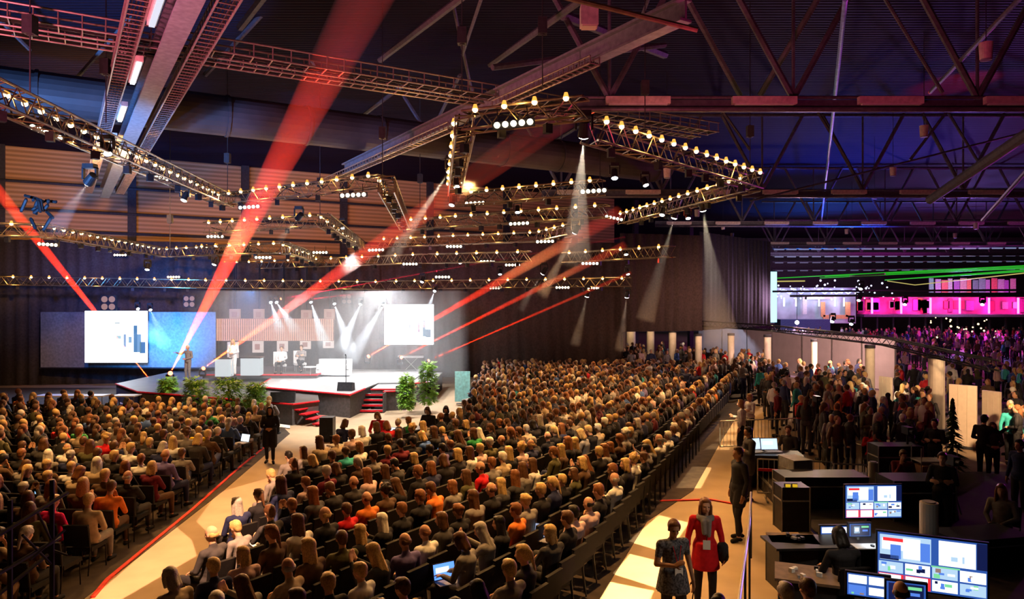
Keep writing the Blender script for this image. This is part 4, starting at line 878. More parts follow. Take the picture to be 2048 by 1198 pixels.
# far hall trusses with small lights and low beams
for i, (py, D, x0, x1) in enumerate(((524, 98, 1545, 2060), (512, 92, 1545, 2060), (583, 64, 1545, 2060), (592, 64, 1580, 2060), (497, 80, 1545, 2060), (540, 104, 1545, 2060))):
    a, b = W(x0, py, D), W(x1, py-3, D-4); t = thing('far_truss', a, '%s thin truss line crossing the far hall under the roof' % ordn(i), 'truss', 'thin trusses of the far hall'); d = b-a
    MB().tube((0, 0, 0), d, .10, n=6).build('chord', M['dark' if i in (2, 3) else 'steel'], t)
    m = MB(); k = 20
    for j in range(k): m.box(d*((j+.5)/k)+V(0, -.15, -.12), (1.1, .1, .14))
    if i not in (2, 3): m.build('lamp_strip', emis('dim strip', (.45, .5, .9), .4 if i in (4, 1) else .2), t)
rr = random.Random(12); tiny = emis('far white lamp', (.7, .7, 1), 2)
for i in range(60):
    px = rr.uniform(1548, 1790); py = rr.uniform(560, 600); p = W(px, py, rr.uniform(86, 91))
    o = MB().ell((0, 0, 0), rr.uniform(.07, .14), 8, 6).build('far_lamp', tiny, loc=p); tag(o, 'tiny white-blue lamp dotted above the pale far stand', 'lamp', 'tiny lamps above the pale far stand')
tinyw = emis('far warm lamp', (1, .75, .35), 3)
for i in range(34):
    px = rr.uniform(1860, 1995); py = rr.uniform(632, 690); o = MB().ell((0, 0, 0), rr.uniform(.06, .12), 8, 6).build('far_lamp', tinyw, loc=W(px, py, rr.uniform(74, 84))); tag(o, 'tiny warm lamp glittering under the magenta gallery', 'lamp', 'tiny warm lamps under the magenta gallery')
for i, (px, py, D) in enumerate(((1718, 598, 60), (1810, 606, 60), (1965, 606, 58), (1722, 575, 60), (1665, 640, 56), (1703, 645, 56))):
    moving_head(W(px, py, D), (-.5, -.6, -1), 'dark hanging spotlight %s from the drape before the far stands' % ordn(i), 'coollens' if i in (2, 5) else 'redlens' if 0 else 'lens' if i == 2 else 'coollens', 1.1, grp='dark spotlights before the far stands')
# ---------------------------------------------------------------- control area
riser = MB().prism([tuple(G(1512, 968)[:2]), (6.1, 13), (4.6, 9.2), (16, 9.2), (20, 21)], 0, .32).build('platform', mat('black riser', (.045, .04, .045), .7)); tag(riser, 'low black riser under the technicians and monitors', 'riser')
MB().prism([tuple(G(1512, 968)[:2]), (6.1, 13), (6.16, 13), (G(1512, 968).x+.06, G(1512, 968).y)], .32, .35).build('edge_strip', M['alu'], riser)
def tiles(seed, cols, rows, w, h, x0=0, z0=0):
    pass
def monitor(p, w, rz, lab, kind, tilt=0, stand=.45):
    h = w*.57; t = thing('monitor', p, lab, 'monitor', 'bright monitors of the technicians', rz)
    MB().box((0, .03, 0), (w+.05, .05, h+.05)).build('bezel', M['black'], t)
    MB().box((0, 0, 0), (w, .012, h)).build('panel', emis('blue picture ground', (.03, .10, .42), 1.0, True), t)
    g = {}; C = {'w': ((.9, .95, 1), 1.5), 'b': ((.10, .25, .85), 1.0), 'd': ((.01, .02, .12), .6), 'r': ((1, .03, .04), 1.1), 'g': ((.25, .85, .4), .9), 's': ((.5, .72, .95), 1.0), 'k': ((.55, .35, .3), .6)}
    def R(u0, v0, u1, v1, c, y=0): g.setdefault(c, MB()).box(((u0+u1-1)/2*w, -.009-y, (.5-(v0+v1)/2)*h), ((u1-u0)*w, .005, (v1-v0)*h))
    rr = random.Random(lab)
    if kind == 'multi':
        R(.02, .03, .5, .5, 's'); R(.04, .1, .3, .3, 'w', .003); R(.12, .2, .22, .46, 'b', .006); R(.24, .06, .4, .44, 'w', .006); R(.4, .12, .49, .46, 'b', .006); R(.05, .08, .24, .14, 'r', .009); R(.02, .4, .2, .49, 'd', .006)
        R(.57, .03, .9, .48, 'w'); R(.68, .3, .74, .38, 's', .004); R(.78, .28, .8, .4, 's', .004); R(.91, .0, 1, .48, 'd')
        for j in range(4):
            for k in range(2):
                u, v = .01+j*.25, .53+k*.235
                if k == 1 and j < 2: R(u-.004, v-.012, u+.236, v+.222, 'r'); R(u+.004, v, u+.21, v+.205, 'w', .004)
                else:
                    R(u, v, u+.23, v+.2, 'w' if (j+k) % 2 else 's')
                    for q in range(4): a, b = rr.uniform(0, .16), rr.uniform(0, .12); R(u+a, v+b, u+a+rr.uniform(.02, .07), v+b+rr.uniform(.03, .08), rr.choice('bdbgwk'), .004+.001*q)
        R(.5, .5, .76, .525, 'g', .01)
    elif kind == 'quad':
        R(.03, .05, .47, .42, 'w'); R(.52, .05, .97, .42, 'w'); R(.52, .55, .9, .9, 'w'); R(.03, .52, .45, .95, 'b'); R(.1, .85, .16, .93, 'g', .004); R(.3, .85, .4, .92, 'k', .004)
    else:
        R(.05, .05, .95, .95, 'd'); R(.2, .2, .48, .75, 's'); R(.25, .3, .42, .6, 'w', .004); R(.55, .15, .9, .3, 'g', .004); R(.6, .45, .85, .6, 'b', .004)
    for c, m in g.items(): m.build('picture', emis('monitor tone '+c, *C[c]), t)
    if stand: MB().tube((0, .08, -h/2), (0, .08, -h/2-stand), .03, n=8).build('stand', M['alu'], t); MB().box((0, .08, -h/2-stand), (.3*w+.1, .2, .02)).build('foot', M['black'], t)
    return t
monitor(W(1747, 1003, 14.6), 1.14, .03, 'large wall monitor with a grid of video pictures, the farther one', 'multi', stand=.0)
monitor(W(1862, 1130, 10.2), 1.34, -.42, 'largest video grid monitor, turned, closest to the camera', 'multi', stand=.0)
monitor(W(1668, 1068, 13.0), .48, .05, 'small blue and white screen beside the technician with dark hair', 'quad', stand=.12)
monitor(W(1720, 1060, 12.6), .37, .05, 'small dim greenish monitor right of the technician', 'dim', stand=.12)
monitor(W(1736, 1172, 9.6), .5, -.38, 'blue and white screen low beside the closest head', 'quad', stand=.12)
monitor(W(1812, 1186, 9.2), .44, -.35, 'dim greenish monitor below the largest one', 'dim', stand=.1)
for (px, py, D, w, hh) in ((1747, 1003, 14.6, 1.14, .9), (1862, 1130, 10.2, 1.34, 1.2)):
    p = W(px, py, D); t = thing('monitor_stand', (p.x, p.y+.22, .32), 'dark pole stand carrying the %s video grid monitor' % ('farther' if D > 12 else 'largest'), 'stand'); hz = p.z-.32
    MB().box((0, 0, hz/2), (.09, .08, hz)).build('pole', M['black'], t); MB().box((0, 0, .02), (.7, .5, .04)).build('foot', M['black'], t); MB().box((0, -.08, hz), (.4, .08, .3)).build('bracket', M['black'], t)
def desk(p, w, d, rz, lab, m='black', h=.75, clutter=0):
    t = thing('desk', p, lab, 'desk', 'technicians desks', rz)
    MB().box((0, 0, h), (w, d, .04)).build('top', M[m], t); MB().box((0, d*.4, h/2), (w*.94, .03, h)).build('modesty_panel', M['black'], t)
    for s in (-1, 1): MB().box((s*w*.46, 0, h/2), (.04, d*.8, h)).build('leg', M['black'], t)
    return t
desk((G(1700, 1105, 1.07).x, 12.6, .32), 2.4, .7, .05, 'black desk below the farther video grid monitor')
desk((G(1800, 1180, 1.07).x+.1, 9.5, .32), 2.2, .7, -.36, 'black desk below the largest monitor')
bx = mat('tan tabletop', (.22, .15, .10), .6)
for i, (px, py, w, d, rz) in enumerate(((1585, 1075, .8, .55, -.15), (1612, 1145, .9, .75, -.35))):
    z = 1.1; p = G(px, py, z); t = thing('console_table', (p.x, p.y, .32), ['small tan table littered with adapters, the farther one', 'small tan table littered with adapters, the closer one'][i], 'table', 'littered tan tables', rz)
    MB().box((0, 0, .75), (w, d, .04)).build('top', bx, t); MB().box((0, 0, .36), (w*.9, d*.9, .72)).build('black_cover', M['blackcloth'], t)
    rr = random.Random(i+3)
    for j in range(7): o = MB().box((0, 0, 0), (rr.uniform(.03, .09), rr.uniform(.03, .08), rr.uniform(.03, .07))).build('adapter', M[rr.choice(('black', 'grey', 'white', 'black'))], loc=(p.x+rr.uniform(-.3, .3)*w*.9, p.y+rr.uniform(-.3, .3)*d, 1.12), rz=rr.random()*3); tag(o, 'small plug or adapter lying on the %s littered tan table' % ('farther' if i == 0 else 'closer'), 'adapter', 'adapters on the %s tan table' % ('farther' if i == 0 else 'closer'))
p = G(1738, 1092, 1.1); t = thing('keyboard', (p.x, p.y, 1.09), 'white keyboard with a black mouse on the black desk', 'keyboard'); MB().box((0, 0, 0), (.52, .26, .02)).build('body', M['white'], t)
o = MB().ell((0, 0, 0), (.035, .05, .02), 10, 6).build('computer_mouse', M['black'], loc=(p.x+.05, p.y-.02, 1.115)); tag(o, 'black mouse on the white keyboard tray', 'mouse')
glow('monitor_glow', W(1745, 1078, 12.3), (.85, .92, 1), 4, .1)
# cases and boxes
def case(p, d, rz, lab, m='black'):
    t = thing('flight_case', p, lab, 'case', 'black cases in the control area', rz); MB().box((0, 0, d[2]/2), d).build('body', M[m], t)
    e = MB()
    for x in (-1, 1):
        for y in (-1, 1): e.tube((x*d[0]/2, y*d[1]/2, 0), (x*d[0]/2, y*d[1]/2, d[2]), .018, n=5)
    e.box((0, 0, d[2]*.7), (d[0]+.02, d[1]+.02, .03)).build('edge_trim', M['grey'], t)
case(tuple(G(1640, 1035)[:2])+(.32,), (2.0, .8, .75), .0, 'wide black case behind the littered tan tables')
case(tuple(G(1590, 1010)[:2])+(.32,), (.5, .7, .9), .2, 'grey-faced case beside the yellow signal lights', 'grey')
case(tuple(G(1830, 1060)[:2])+(.32,), (1.4, .8, .9), 0, 'large black case right of the farther video grid monitor')
case(tuple(G(1790, 985)[:2])+(.32,), (1.2, .6, 1.0), 0, 'black case behind the farther video grid monitor')
case(tuple(G(1960, 1150)[:2])+(.32,), (1.6, .8, .5), .2, 'low black case at the hall edge beyond the largest monitor')
for i, (px, y0, D, r, h) in enumerate(((1746, 970, 17.5, .11, .55), (1858, 1085, 13.5, .16, .75))):
    p = W(px, y0, D); t = thing('paper_roll', (p.x, D, p.z-.0), ['small beige upright tube above the farther monitor', 'larger beige upright tube behind the largest monitor'][i], 'tube', 'beige upright tubes')
    MB().tube((0, 0, 0), (0, 0, h), r, n=18).build('wrap', M['wood'], t); MB().tube((0, 0, h), (0, 0, h+.02), r*.7, n=14).build('core', M['grey'], t)
    case((p.x, D, .32), (.5, .5, max(.2, p.z-.33)), 0, 'black box carrying the %s beige tube' % ('small' if i == 0 else 'larger'))
for i, x in enumerate((1576, 1590)):
    p = W(x, 977, 15.5); o = MB().box((0, 0, 0), (.09, .05, .17)).build('signal_light', emis('yellow signal', (.9, .55, .02), .75), loc=p); tag(o, 'small yellow signal light, %s of the pair on the dark rack' % ('inner' if i else 'outer'), 'light', 'yellow signal lights'); MB().box((0, .05, 0), (.12, .05, .2)).build('housing', M['black'], o)
case(tuple(W(1583, 0, 15.7)[:2])+(.32,), (.6, .5, .95), 0, 'dark rack below the yellow signal lights')
# barriers
def barrier(a, b, lab, h=1.08, step=.13, red=False):
    a, b = V(a[0], a[1], 0), V(b[0], b[1], 0); d = b-a; t = thing('crowd_barrier', a, lab, 'barrier', 'metal crowd barriers'); u = V(0, 0, 1)
    f = MB(); f.tube(u*.2, u*h, .02, n=8).tube(d+u*.2, d+u*h, .02, n=8).tube(u*h, d+u*h, .02, n=8).tube(u*.2, d+u*.2, .02, n=8).build('frame', M['alu'], t)
    m = MB(); k = int(d.length/step)
    for i in range(1, k): m.tube(d*i/k+u*.2, d*i/k+u*h, .008, n=5)
    m.build('bar_grille', M['alu'], t); n = V(-d.y, d.x, 0).normalized()
    for q in (.12, .88): MB().tube(d*q+n*.3+u*.03, d*q-n*.3+u*.03, .02, n=6).tube(d*q+u*.03, d*q+u*.2, .02, n=6).build('foot', M['alu'], t)
    if red: MB().box(d/2+u*(h-.28), (d.length, .03, .07), math.atan2(d.y, d.x)).build('red_band', M['red'], t)
barrier(G(1515, 1000), G(1662, 1008), 'metal barrier with a red band below the two laptops', red=True)
barrier(G(1668, 1012), G(1752, 1016), 'metal barrier section behind the seated technician', red=False)
barrier(G(1440, 905), G(1760, 890), 'long metal barrier farther back behind the laptop desk')
t = thing('handrail', (G(1497, 1082, 1.1).x, G(1497, 1082, 1.1).y, 0), 'shiny metal handrail running along the corridor toward the camera', 'handrail')
hr = [W(1502, 985, 14.8), W(1499, 1050, 12.6), W(1478, 1205, 9.0)]; base = t.location; m = MB()
for a, b in zip(hr, hr[1:]): m.tube(a-base, b-base, .022, n=10)
m.build('rail', M['alu'], t)
for a in (hr[0], hr[1], hr[2], (hr[1]+hr[2])/2): MB().tube(V(a.x, a.y, .0)-V(base.x, base.y, 0), a-base, .02, n=8).build('post', M['black'], t)
spot('rail_light', (5.2, 9.5, 4.0), (4.0, 11, 1.4), (1, .8, .6), 12, 40, .8, .1)
# laptops and desk by the barrier
p = G(1540, 905, .98); desk((p.x, p.y, 0), 1.7, .8, -.12, 'black desk with two open laptops behind the barrier', h=.95)
for i, (px, py, rz) in enumerate(((1522, 895, 3.5), (1548, 900, 3.2))):
    q = W(px, py, p.y-.05); laptop((q.x, q.y, .97), rz-math.pi, 'large bright laptop, %s of the two on the barrier desk' % ('closer to the men in suits' if i == 0 else 'farther from the men in suits'), (.62, .78, 1), 1.3, 1.5, 'laptops on the barrier desk')
# camera tripods and stands
def tripod(p, h, lab):
    t = thing('tripod', p, lab, 'tripod', 'black tripods in the control area')
    MB().tube((0, 0, h*.4), (0, 0, h), .03, n=8).build('column', M['black'], t)
    for k in range(3): a = k*2.09+.4; MB().tube((math.cos(a)*.42, math.sin(a)*.42, 0), (0, 0, h*.72), .02, n=6).build('leg', M['grey'], t)
    MB().box((0, 0, h+.1), (.16, .34, .2)).tube((0, -.17, h+.1), (0, -.32, h+.1), .06, n=10).build('camera_head', M['black'], t)
tripod(tuple(G(1905, 1060)[:2])+(0,), 1.5, 'black tripod between the dark case and the standing man')
tripod(tuple(G(1815, 985)[:2])+(0,), 1.6, 'black tripod behind the dark case')
tripod(tuple(G(1634, 905)[:2])+(0,), 1.75, 'camera tripod standing behind the long barrier')
# dark conifer
p = W(1905, 900, 20.5); t = thing('conifer', (p.x, p.y, 0), 'dark artificial conifer tree before the cream display wall', 'tree'); m = MB(); rr = random.Random(2)
for i in range(420):
    u = rr.random(); z = .5+2.0*u; r0 = .5*(1-u)+.04; a = rr.uniform(0, 6.28); c = V(0, 0, z); d = V(math.cos(a)*r0, math.sin(a)*r0, -.12); s = V(-math.sin(a), math.cos(a), 0)*.05
    m.add([c, c+d*.5+s, c+d, c+d*.5-s], [(0, 1, 2, 3)])
m.build('needles', M['darkleaf'], t); MB().tube((0, 0, 0), (0, 0, 2.4), .035, .01, 8).build('trunk', M['pot'], t); MB().tube((0, 0, 0), (0, 0, .3), .2, n=14).build('pot', M['pot'], t)
# shelving cart
p = G(1868, 1005); t = thing('cart', (p.x, p.y, 0), 'metal cart with brown crates behind the tripod', 'cart')
for z in (.3, .7, 1.1): MB().box((0, 0, z), (.95, .5, .04)).build('shelf', M['grey'], t)
for x in (-.46, .46):
    for y in (-.23, .23): MB().tube((x, y, 0), (x, y, 1.45), .015, n=6).build('post', M['alu'], t)
for i in range(4): o = MB().box((0, 0, .13), (.38, .42, .24)).build('crate', mat('brown crate', (.35, .16, .09), .7), loc=(p.x-.23+.46*(i % 2), p.y, .33+.4*(i//2))); tag(o, 'brown crate on the %s shelf of the metal cart, %s side' % (('lowest', 'middle')[i//2], ('aisle', 'hall')[i % 2]), 'crate', 'brown crates on the cart'); MB().box((0, -.215, .13), (.14, .01, .04)).build('handle', M['red'], o)
# black stair railing with cross braces at the near corner
t = thing('stair_railing', W(40, 1080, 6.5), 'black railing with crossing braces at the camera-side corner', 'railing')
o0 = t.location
def rl(a, b, r=.018): return MB().tube(W(*a)-o0, W(*b)-o0, r, n=7)
rl((-10, 1075, 6.2), (135, 985, 7.0)).build('top_rail', M['black'], t); rl((-10, 1152, 6.2), (120, 1075, 7.0)).build('mid_rail', M['black'], t); rl((-10, 1195, 6.4), (95, 1110, 7.0)).build('lower_rail', M['black'], t)
for a, b in (((104, 960, 6.9), (104, 1230, 6.9)), ((20, 1000, 6.4), (20, 1230, 6.4))): rl(a, b, .022).build('post', M['black'], t)
for a, b in (((45, 1070, 6.5), (104, 1130, 6.9)), ((60, 1120, 6.5), (130, 1060, 6.9)), ((104, 1100, 6.9), (134, 1110, 7.0)), ((75, 1025, 6.7), (104, 1085, 6.9))): rl(a, b, .012).build('cross_brace', M['black'], t)
# ---------------------------------------------------------------- audience
pi = math.pi
def V_(arms, style, lean=0, turn=0, look=0, tilt=0, cross=False, sl=1, hx=0, sc=1.0):
    return (arms, style, figure('seated '+arms+style, seated(arms, lean, turn, 0, tilt, cross), style, .014, sl, hr=(-.12+hx, look)))
SEAT = [V_('lap', 'short', -.05, 0, .1), V_('lap', 'long', .02, .1, .3, cross=True), V_('fold', 'short', -.1, -.05, -.2, cross=True), V_('fold', 'bob', 0, 0, .35), V_('chin', 'short', .12, 0, .1, .4, hx=-.2),
    V_('type', 'bob', .08, 0, 0, .5, hx=-.35), V_('lap', 'bald', -.05, 0, .2), V_('phone', 'short', 0, 0, 0), V_('clap', 'long', 0, .1, .1), V_('fold', 'curly', -.05, .15, .2, sl=0), V_('lap', 'bun', .05, -.1, -.1, sl=0), V_('fold', 'bald', -.08, 0, -.1), V_('phone', 'long', .1, .1, .1, .4, hx=-.3), V_('lap', 'pony', 0, 0, 0, sl=1)]
STYLEN = {'short': 'short', 'long': 'long', 'bob': 'bobbed', 'bald': 'balding', 'curly': 'curly', 'bun': 'tied-up', 'pony': 'ponytailed'}
def chair_parts():
    t = thing('conference_chair', (0, 0, 0), 'x', 'chair')
    MB().box((0, .02, .44), (.46, .46, .07)).build('seat', M['chair'], t)
    b = MB(); R = Matrix.Rotation(.14, 3, 'X'); b.box((0, -.27, .70), (.44, .05, .38), R=R); b.build('backrest', M['chair'], t)
    for x in (-.22, .22):
        MB().tube((x, .22, 0), (x, .2, .42), .012, n=6).build('leg', M['black'], t)
        MB().tube((x, -.3, 0), (x, -.24, .45), .012, n=6).tube((x, -.24, .45), (x, -.3, .86), .012, n=6).build('leg', M['black'], t)
    return t
CH = chair_parts(); CH.scale = (PS,)*3
m = MB(); m.box((0, .02, .44), (.46, .46, .07)).box((0, -.27, .70), (.44, .05, .38), R=Matrix.Rotation(.14, 3, 'X'))
for x in (-.22, .22): m.tube((x, .22, 0), (x, .2, .42), .012, n=4).tube((x, -.3, 0), (x, -.3, .86), .012, n=4)
m.v = [(a*PS, b*PS, c*PS) for a, b, c in m.v]; CHM = m.mesh('conference_chair', M['chair'])
def inpoly(x, y, P):
    c = False; j = len(P)-1
    for i in range(len(P)):
        if (P[i][1] > y) != (P[j][1] > y) and x < (P[j][0]-P[i][0])*(y-P[i][1])/(P[j][1]-P[i][1])+P[i][0]: c = not c
        j = i
    return c
STG = V(-9.5, 38.5, 0)
seats = []   # (x, y, facing angle, block, row, seatno)
RP = [(-5.0, 8.6), (-5.25, 12), (-6.0, 20.2), (-1.9, 26.4), (-1.7, 40), (-1.9, 46.5), (13.2, 46.5), (13.3, 40), (10.3, 34.5), (7.3, 27), (4.55, 20), (2.9, 17.2), (1.25, 12.8), (-.6, 8.6)]
u = V(.39, .92, 0).normalized(); n = V(-.92, .39, 0)
rr = random.Random(11)
O = V(1.0, 12.8, 0)
for k in range(0, 30):
    idx = 0
    for s in range(-14, 70):
        p = O+n*(.1+k*1.04)+u*(s*.66+(.33 if k % 2 else 0))
        if inpoly(p.x, p.y, RP) and abs(p.x/p.y) < .74:
            idx += 1; f = (n*1.1+(STG-p).normalized()*.35).normalized(); seats.append((p.x, p.y, math.atan2(f.y, f.x)-pi/2, 'R', k, idx))
LPY = [(-7.75, 10.6), (-7.95, 14), (-8.3, 20), (-9.0, 27.6), (-9.6, 28.6), (-24, 30.6), (-12, 10.6)]
f0 = V(.12, .99, 0).normalized(); u2 = V(-.99, .12, 0)
for k in range(0, 30):
    idx = 0; o2 = V(-7.8, 11.2, 0)+V(-.07, 1, 0)*(k*.97)
    for s in range(-8, 34):
        p = o2+u2*((.3+s*.66))
        if inpoly(p.x, p.y, LPY) and abs(p.x/p.y) < .76:
            idx += 1; f = (f0*.6+(STG-p).normalized()*.5).normalized(); seats.append((p.x, p.y, math.atan2(f.y, f.x)-pi/2, 'L', k, idx))
rowset = {b: sorted({s[4] for s in seats if s[3] == b}) for b in 'RL'}
TOPW = [('black', 34), ('charcoal', 16), ('navy', 11), ('brown', 9), ('olive', 4), ('grey', 9), ('beige', 6), ('white', 5), ('pale pink', 2), ('red', 1.2), ('purple', 1.5), ('burgundy', 2), ('blue', 2), ('green', .8), ('orange', .5), ('turquoise', .7)]
HAIRW = [('brown', 30), ('chestnut', 17), ('blond', 30), ('black', 9), ('grey', 8), ('white', 4)]
def pick(r, w): return r.choices([a for a, _ in w], [b for _, b in w])[0]
OVER = [(118, 1010, 'magenta', 'blond', 0), (404, 862, 'yellow', 'blond', 0), (708, 1012, 'red', 'brown', 2), (272, 905, 'white', 'blond', 2), (300, 915, 'white', 'chestnut', 0), (336, 915, 'purple', 'chestnut', 6), (372, 925, 'grey', 'brown', 2), (575, 1000, 'navy', 'chestnut', 7),
 (605, 945, 'pale pink', 'chestnut', 0), (690, 1115, 'white', 'blond', 0), (515, 1115, 'pale pink', 'blond', 3), (565, 1155, 'beige', 'grey', 11), (505, 1065, 'grey', 'blond', 4), (580, 1045, 'white', 'brown', 1), (630, 1075, 'brown', 'blond', 1), (950, 1135, 'grey', 'black', 5), (800, 1145, 'beige', 'brown', 0),
 (1160, 990, 'pale pink', 'black', 6), (1140, 1025, 'pale pink', 'black', 0), (1300, 965, 'white', 'blond', 9), (1262, 990, 'white', 'grey', 11), (1110, 1060, 'charcoal', 'blond', 3), (1235, 1030, 'black', 'chestnut', 2), (1215, 1045, 'black', 'chestnut', 4), (1010, 995, 'charcoal', 'blond', 1), (985, 940, 'grey', 'chestnut', 0), (975, 880, 'olive', 'white', 0), (1345, 905, 'charcoal', 'black', 4),
 (1385, 855, 'white', 'white', 0), (1370, 870, 'white', 'white', 0), (1400, 840, 'white', 'white', 3), (1355, 885, 'white', 'white', 0), (930, 1170, 'grey', 'black', 5), (800, 1010, 'black', 'chestnut', 0), (855, 1005, 'black', 'chestnut', 0), (660, 860, 'beige', 'chestnut', 0), (690, 875, 'pale pink', 'brown', 0), (280, 1050, 'orange', 'brown', 4), (200, 1000, 'beige', 'blond', 0), (160, 870, 'beige', 'chestnut', 2), (230, 960, 'brown', 'blond', 0), (520, 830, 'beige', 'blond', 0), (448, 820, 'beige', 'blond', 2), (1125, 830, 'white', 'chestnut', 0), (1100, 830, 'white', 'brown', 0), (820, 800, 'green', 'chestnut', 0), (758, 825, 'red', 'chestnut', 5)]
def proj(p): return (CX+F*p[0]/p[1], CY-F*(p[2]-EYE)/p[1])
P2 = [proj((s[0], s[1], 1.36)) for s in seats]; used = {}
for ov in OVER:
    best = min((i for i in range(len(seats)) if i not in used), key=lambda i: (P2[i][0]-ov[0])**2+(P2[i][1]-ov[1])**2); used[best] = ov
order = sorted(range(len(seats)), key=lambda i: math.hypot(seats[i][0], seats[i][1]))
NIND = 232
near = [i for i in order if P2[i][1] < 1330 and -60 < P2[i][0] < 2100]
ind = near[:NIND]; inds = set(ind); spec_extra = [i for i in used if i not in inds]; ind += spec_extra; inds = set(ind)
labels = set(); chairs_n = 0; FIRST = {}
PROTO = {}
def make_person(vi, loc, rz, skin, hair, top, trou, label, group, scale):
    key = vi
    if key not in PROTO:
        r, parts = person(SEAT[vi][2], loc, rz, skin, hair, top, trou, label, group, scale=scale); PROTO[key] = r; return r
    r = copy_tree(PROTO[key], loc, rz); r.scale = (scale*PS,)*3; tag(r, label, 'person', group)
    for ch, m_ in zip(sorted(r.children, key=lambda c: PARTS.index(c.name.split('.')[0])), (SKIN[skin], HAIR[hair], CLOM[top], CLOM[trou], CLOM['black'])): put_mats(ch, m_)
    return r
vac = 0; farp = []; farc = []
for q, i in enumerate(order):
    x, y, a, blk, row, sn = seats[i]; r = random.Random(i*7+3)
    ov = used.get(i)
    empty = ((r.random() < .03) or math.hypot(P2[i][0]-893, P2[i][1]-1150) < 42 or math.hypot(P2[i][0]-862, P2[i][1]-1095) < 16) and not ov
    jx, jy = r.uniform(-.05, .05), r.uniform(-.05, .05)
    vi = ov[4] if ov else r.choices(range(len(SEAT)), [16, 9, 12, 9, 7, 7, 5, 2.5, 2, 3, 4, 3, 3, 5])[0]
    top = ov[2] if ov else pick(r, TOPW); hair = ov[3] if ov else pick(r, HAIRW); trou = r.choice(['black', 'navy', 'charcoal', 'black', 'brown', 'grey'])
    skin = r.choices(['fair', 'tan', 'brown'], [20, 3, .6])[0]; sc = r.uniform(.95, 1.07); rz = a+r.uniform(-.25, .25)
    rn = rowset[blk].index(row)
    where = ('%s row in from the corridor, %s seat' if blk == 'R' else '%s row of side block, %s seat from aisle') % (ordn(rn), ordn(sn-1))
    if P2[i][1] > 1330 or not -60 < P2[i][0] < 2110: continue
    ischair = q < 330
    if ischair and chairs_n < 290:
        lab = 'black conference chair, '+where+(' from the camera end' if blk == 'R' else '')
        if chairs_n < 90:
            o = CH if chairs_n == 0 else copy_tree(CH, (x, y, 0), a)
            o.location = (x, y, 0); o.rotation_euler[2] = a; tag(o, lab, 'chair', 'black conference chairs in rows')
        else:
            if 'c' not in FIRST: o = bpy.data.objects.new('conference_chair', CHM); FIRST['c'] = o
            else: o = FIRST['c'].copy()
            COL.objects.link(o); o.location = (x, y, 0); o.rotation_euler[2] = a; tag(o, lab, 'chair', 'black conference chairs in rows')
        chairs_n += 1
    else: farc.append((x, y, a))
    if empty: continue
    if i in inds:
        st = SEAT[vi][1]; ht = STYLEN[st]+' '+hair
        lab = '%s-haired person in %s, %s' % (ht, top, where)
        make_person(vi, (x+jx, y+jy, 0), rz, skin, hair, top, trou, lab, 'seated audience', sc)
    else: farp.append((x+jx, y+jy, rz, vi, skin, hair, top, trou, sc))
# ---------------------------------------------------------------- standing people
def ST(arms, style, stride=0, lean=0, sl=1, coat=0, skirt=False, hx=0, look=0, vox=.014, w=1.0): return (arms, style, figure('standing '+arms+style, standing(arms, stride, lean), style, vox, sl, skirt, coat, w, hr=(hx, look)))
STAND = [ST('side', 'short'), ST('front', 'long'), ST('fold', 'short'), ST('hold', 'bob', .1), ST('point', 'short'), ST('side', 'pony', .2), ST('fold', 'bald', coat=.5), ST('front', 'short', coat=.6)]
def stand(vi, p, rz, skin, hair, top, trou, lab, grp=None, sc=1.0, ms=None): return person(ms or STAND[vi][2], p, rz, skin, hair, top, trou, lab, grp, scale=sc)
def eyes(r, J, a=(0, 0)):
    pass
FACES = {}
def add_face(r, hd, R=Matrix.Identity(3)):
    m = MB()
    for s in (-1, 1): m.ell(hd+R@V(s*.03, .083, .004), (.011, .008, .007), 8, 6, R)
    o = m.build('eyes', M['black'], r); m = MB()
    m.ell(hd+R@V(0, .092, -.061), (.022, .006, .006), 8, 6, R); m.build('lips', mat('lip colour', (.45, .12, .10), .5), r)
# woman in red walking
ms = figure('walker', standing('side', .12), 'long', .010, 1, False, 0, .95, hr=(-.05, .15), flare=1)
p = G(1410, 1222); r, parts = person(ms, p, pi-.12, 'fair', 'chestnut', 'red', 'black', 'woman in a loose red top with grey scarf and badge walking toward the camera', scale=1.0); add_face(r, V(0, .03, 1.63), Euler((-.05, 0, .15)).to_matrix())
s = MB(); 
for i in range(12): t_ = i/12*2*pi; s.cap(V(math.cos(t_)*.10, .02+math.sin(t_)*.09, 1.47), V(math.cos(t_+.6)*.11, .02+math.sin(t_+.6)*.10, 1.44), .035)
s.cap(V(-.04, .13, 1.42), V(-.035, .16, 1.22), .045, .035).cap(V(.04, .13, 1.42), V(.035, .155, 1.25), .045, .035)
o = bpy.data.objects.new('scarf', remesh(s, 'scarf', CLOM['grey'], .014, 2)); COL.objects.link(o); o.parent = r
b = MB().box((0, .185, 1.08), (.11, .008, .14)).build('badge', M['paper'], r); MB().tube((0, .19, 1.15), (-.05, .15, 1.4), .004, n=5).tube((0, .19, 1.15), (.05, .15, 1.4), .004, n=5).build('lanyard', M['black'], b)
bag = MB().cap(V(-.26, .02, 1.0), V(-.27, .0, .85), .09).ell((-.27, .0, .9), (.07, .14, .16)).build('shoulder_bag', M['blackcloth'], smooth=True); bag.location = p; bag.rotation_euler[2] = pi-.12; bag.scale = (PS,)*3; tag(bag, 'black bag hanging at the side of the woman in red', 'bag')
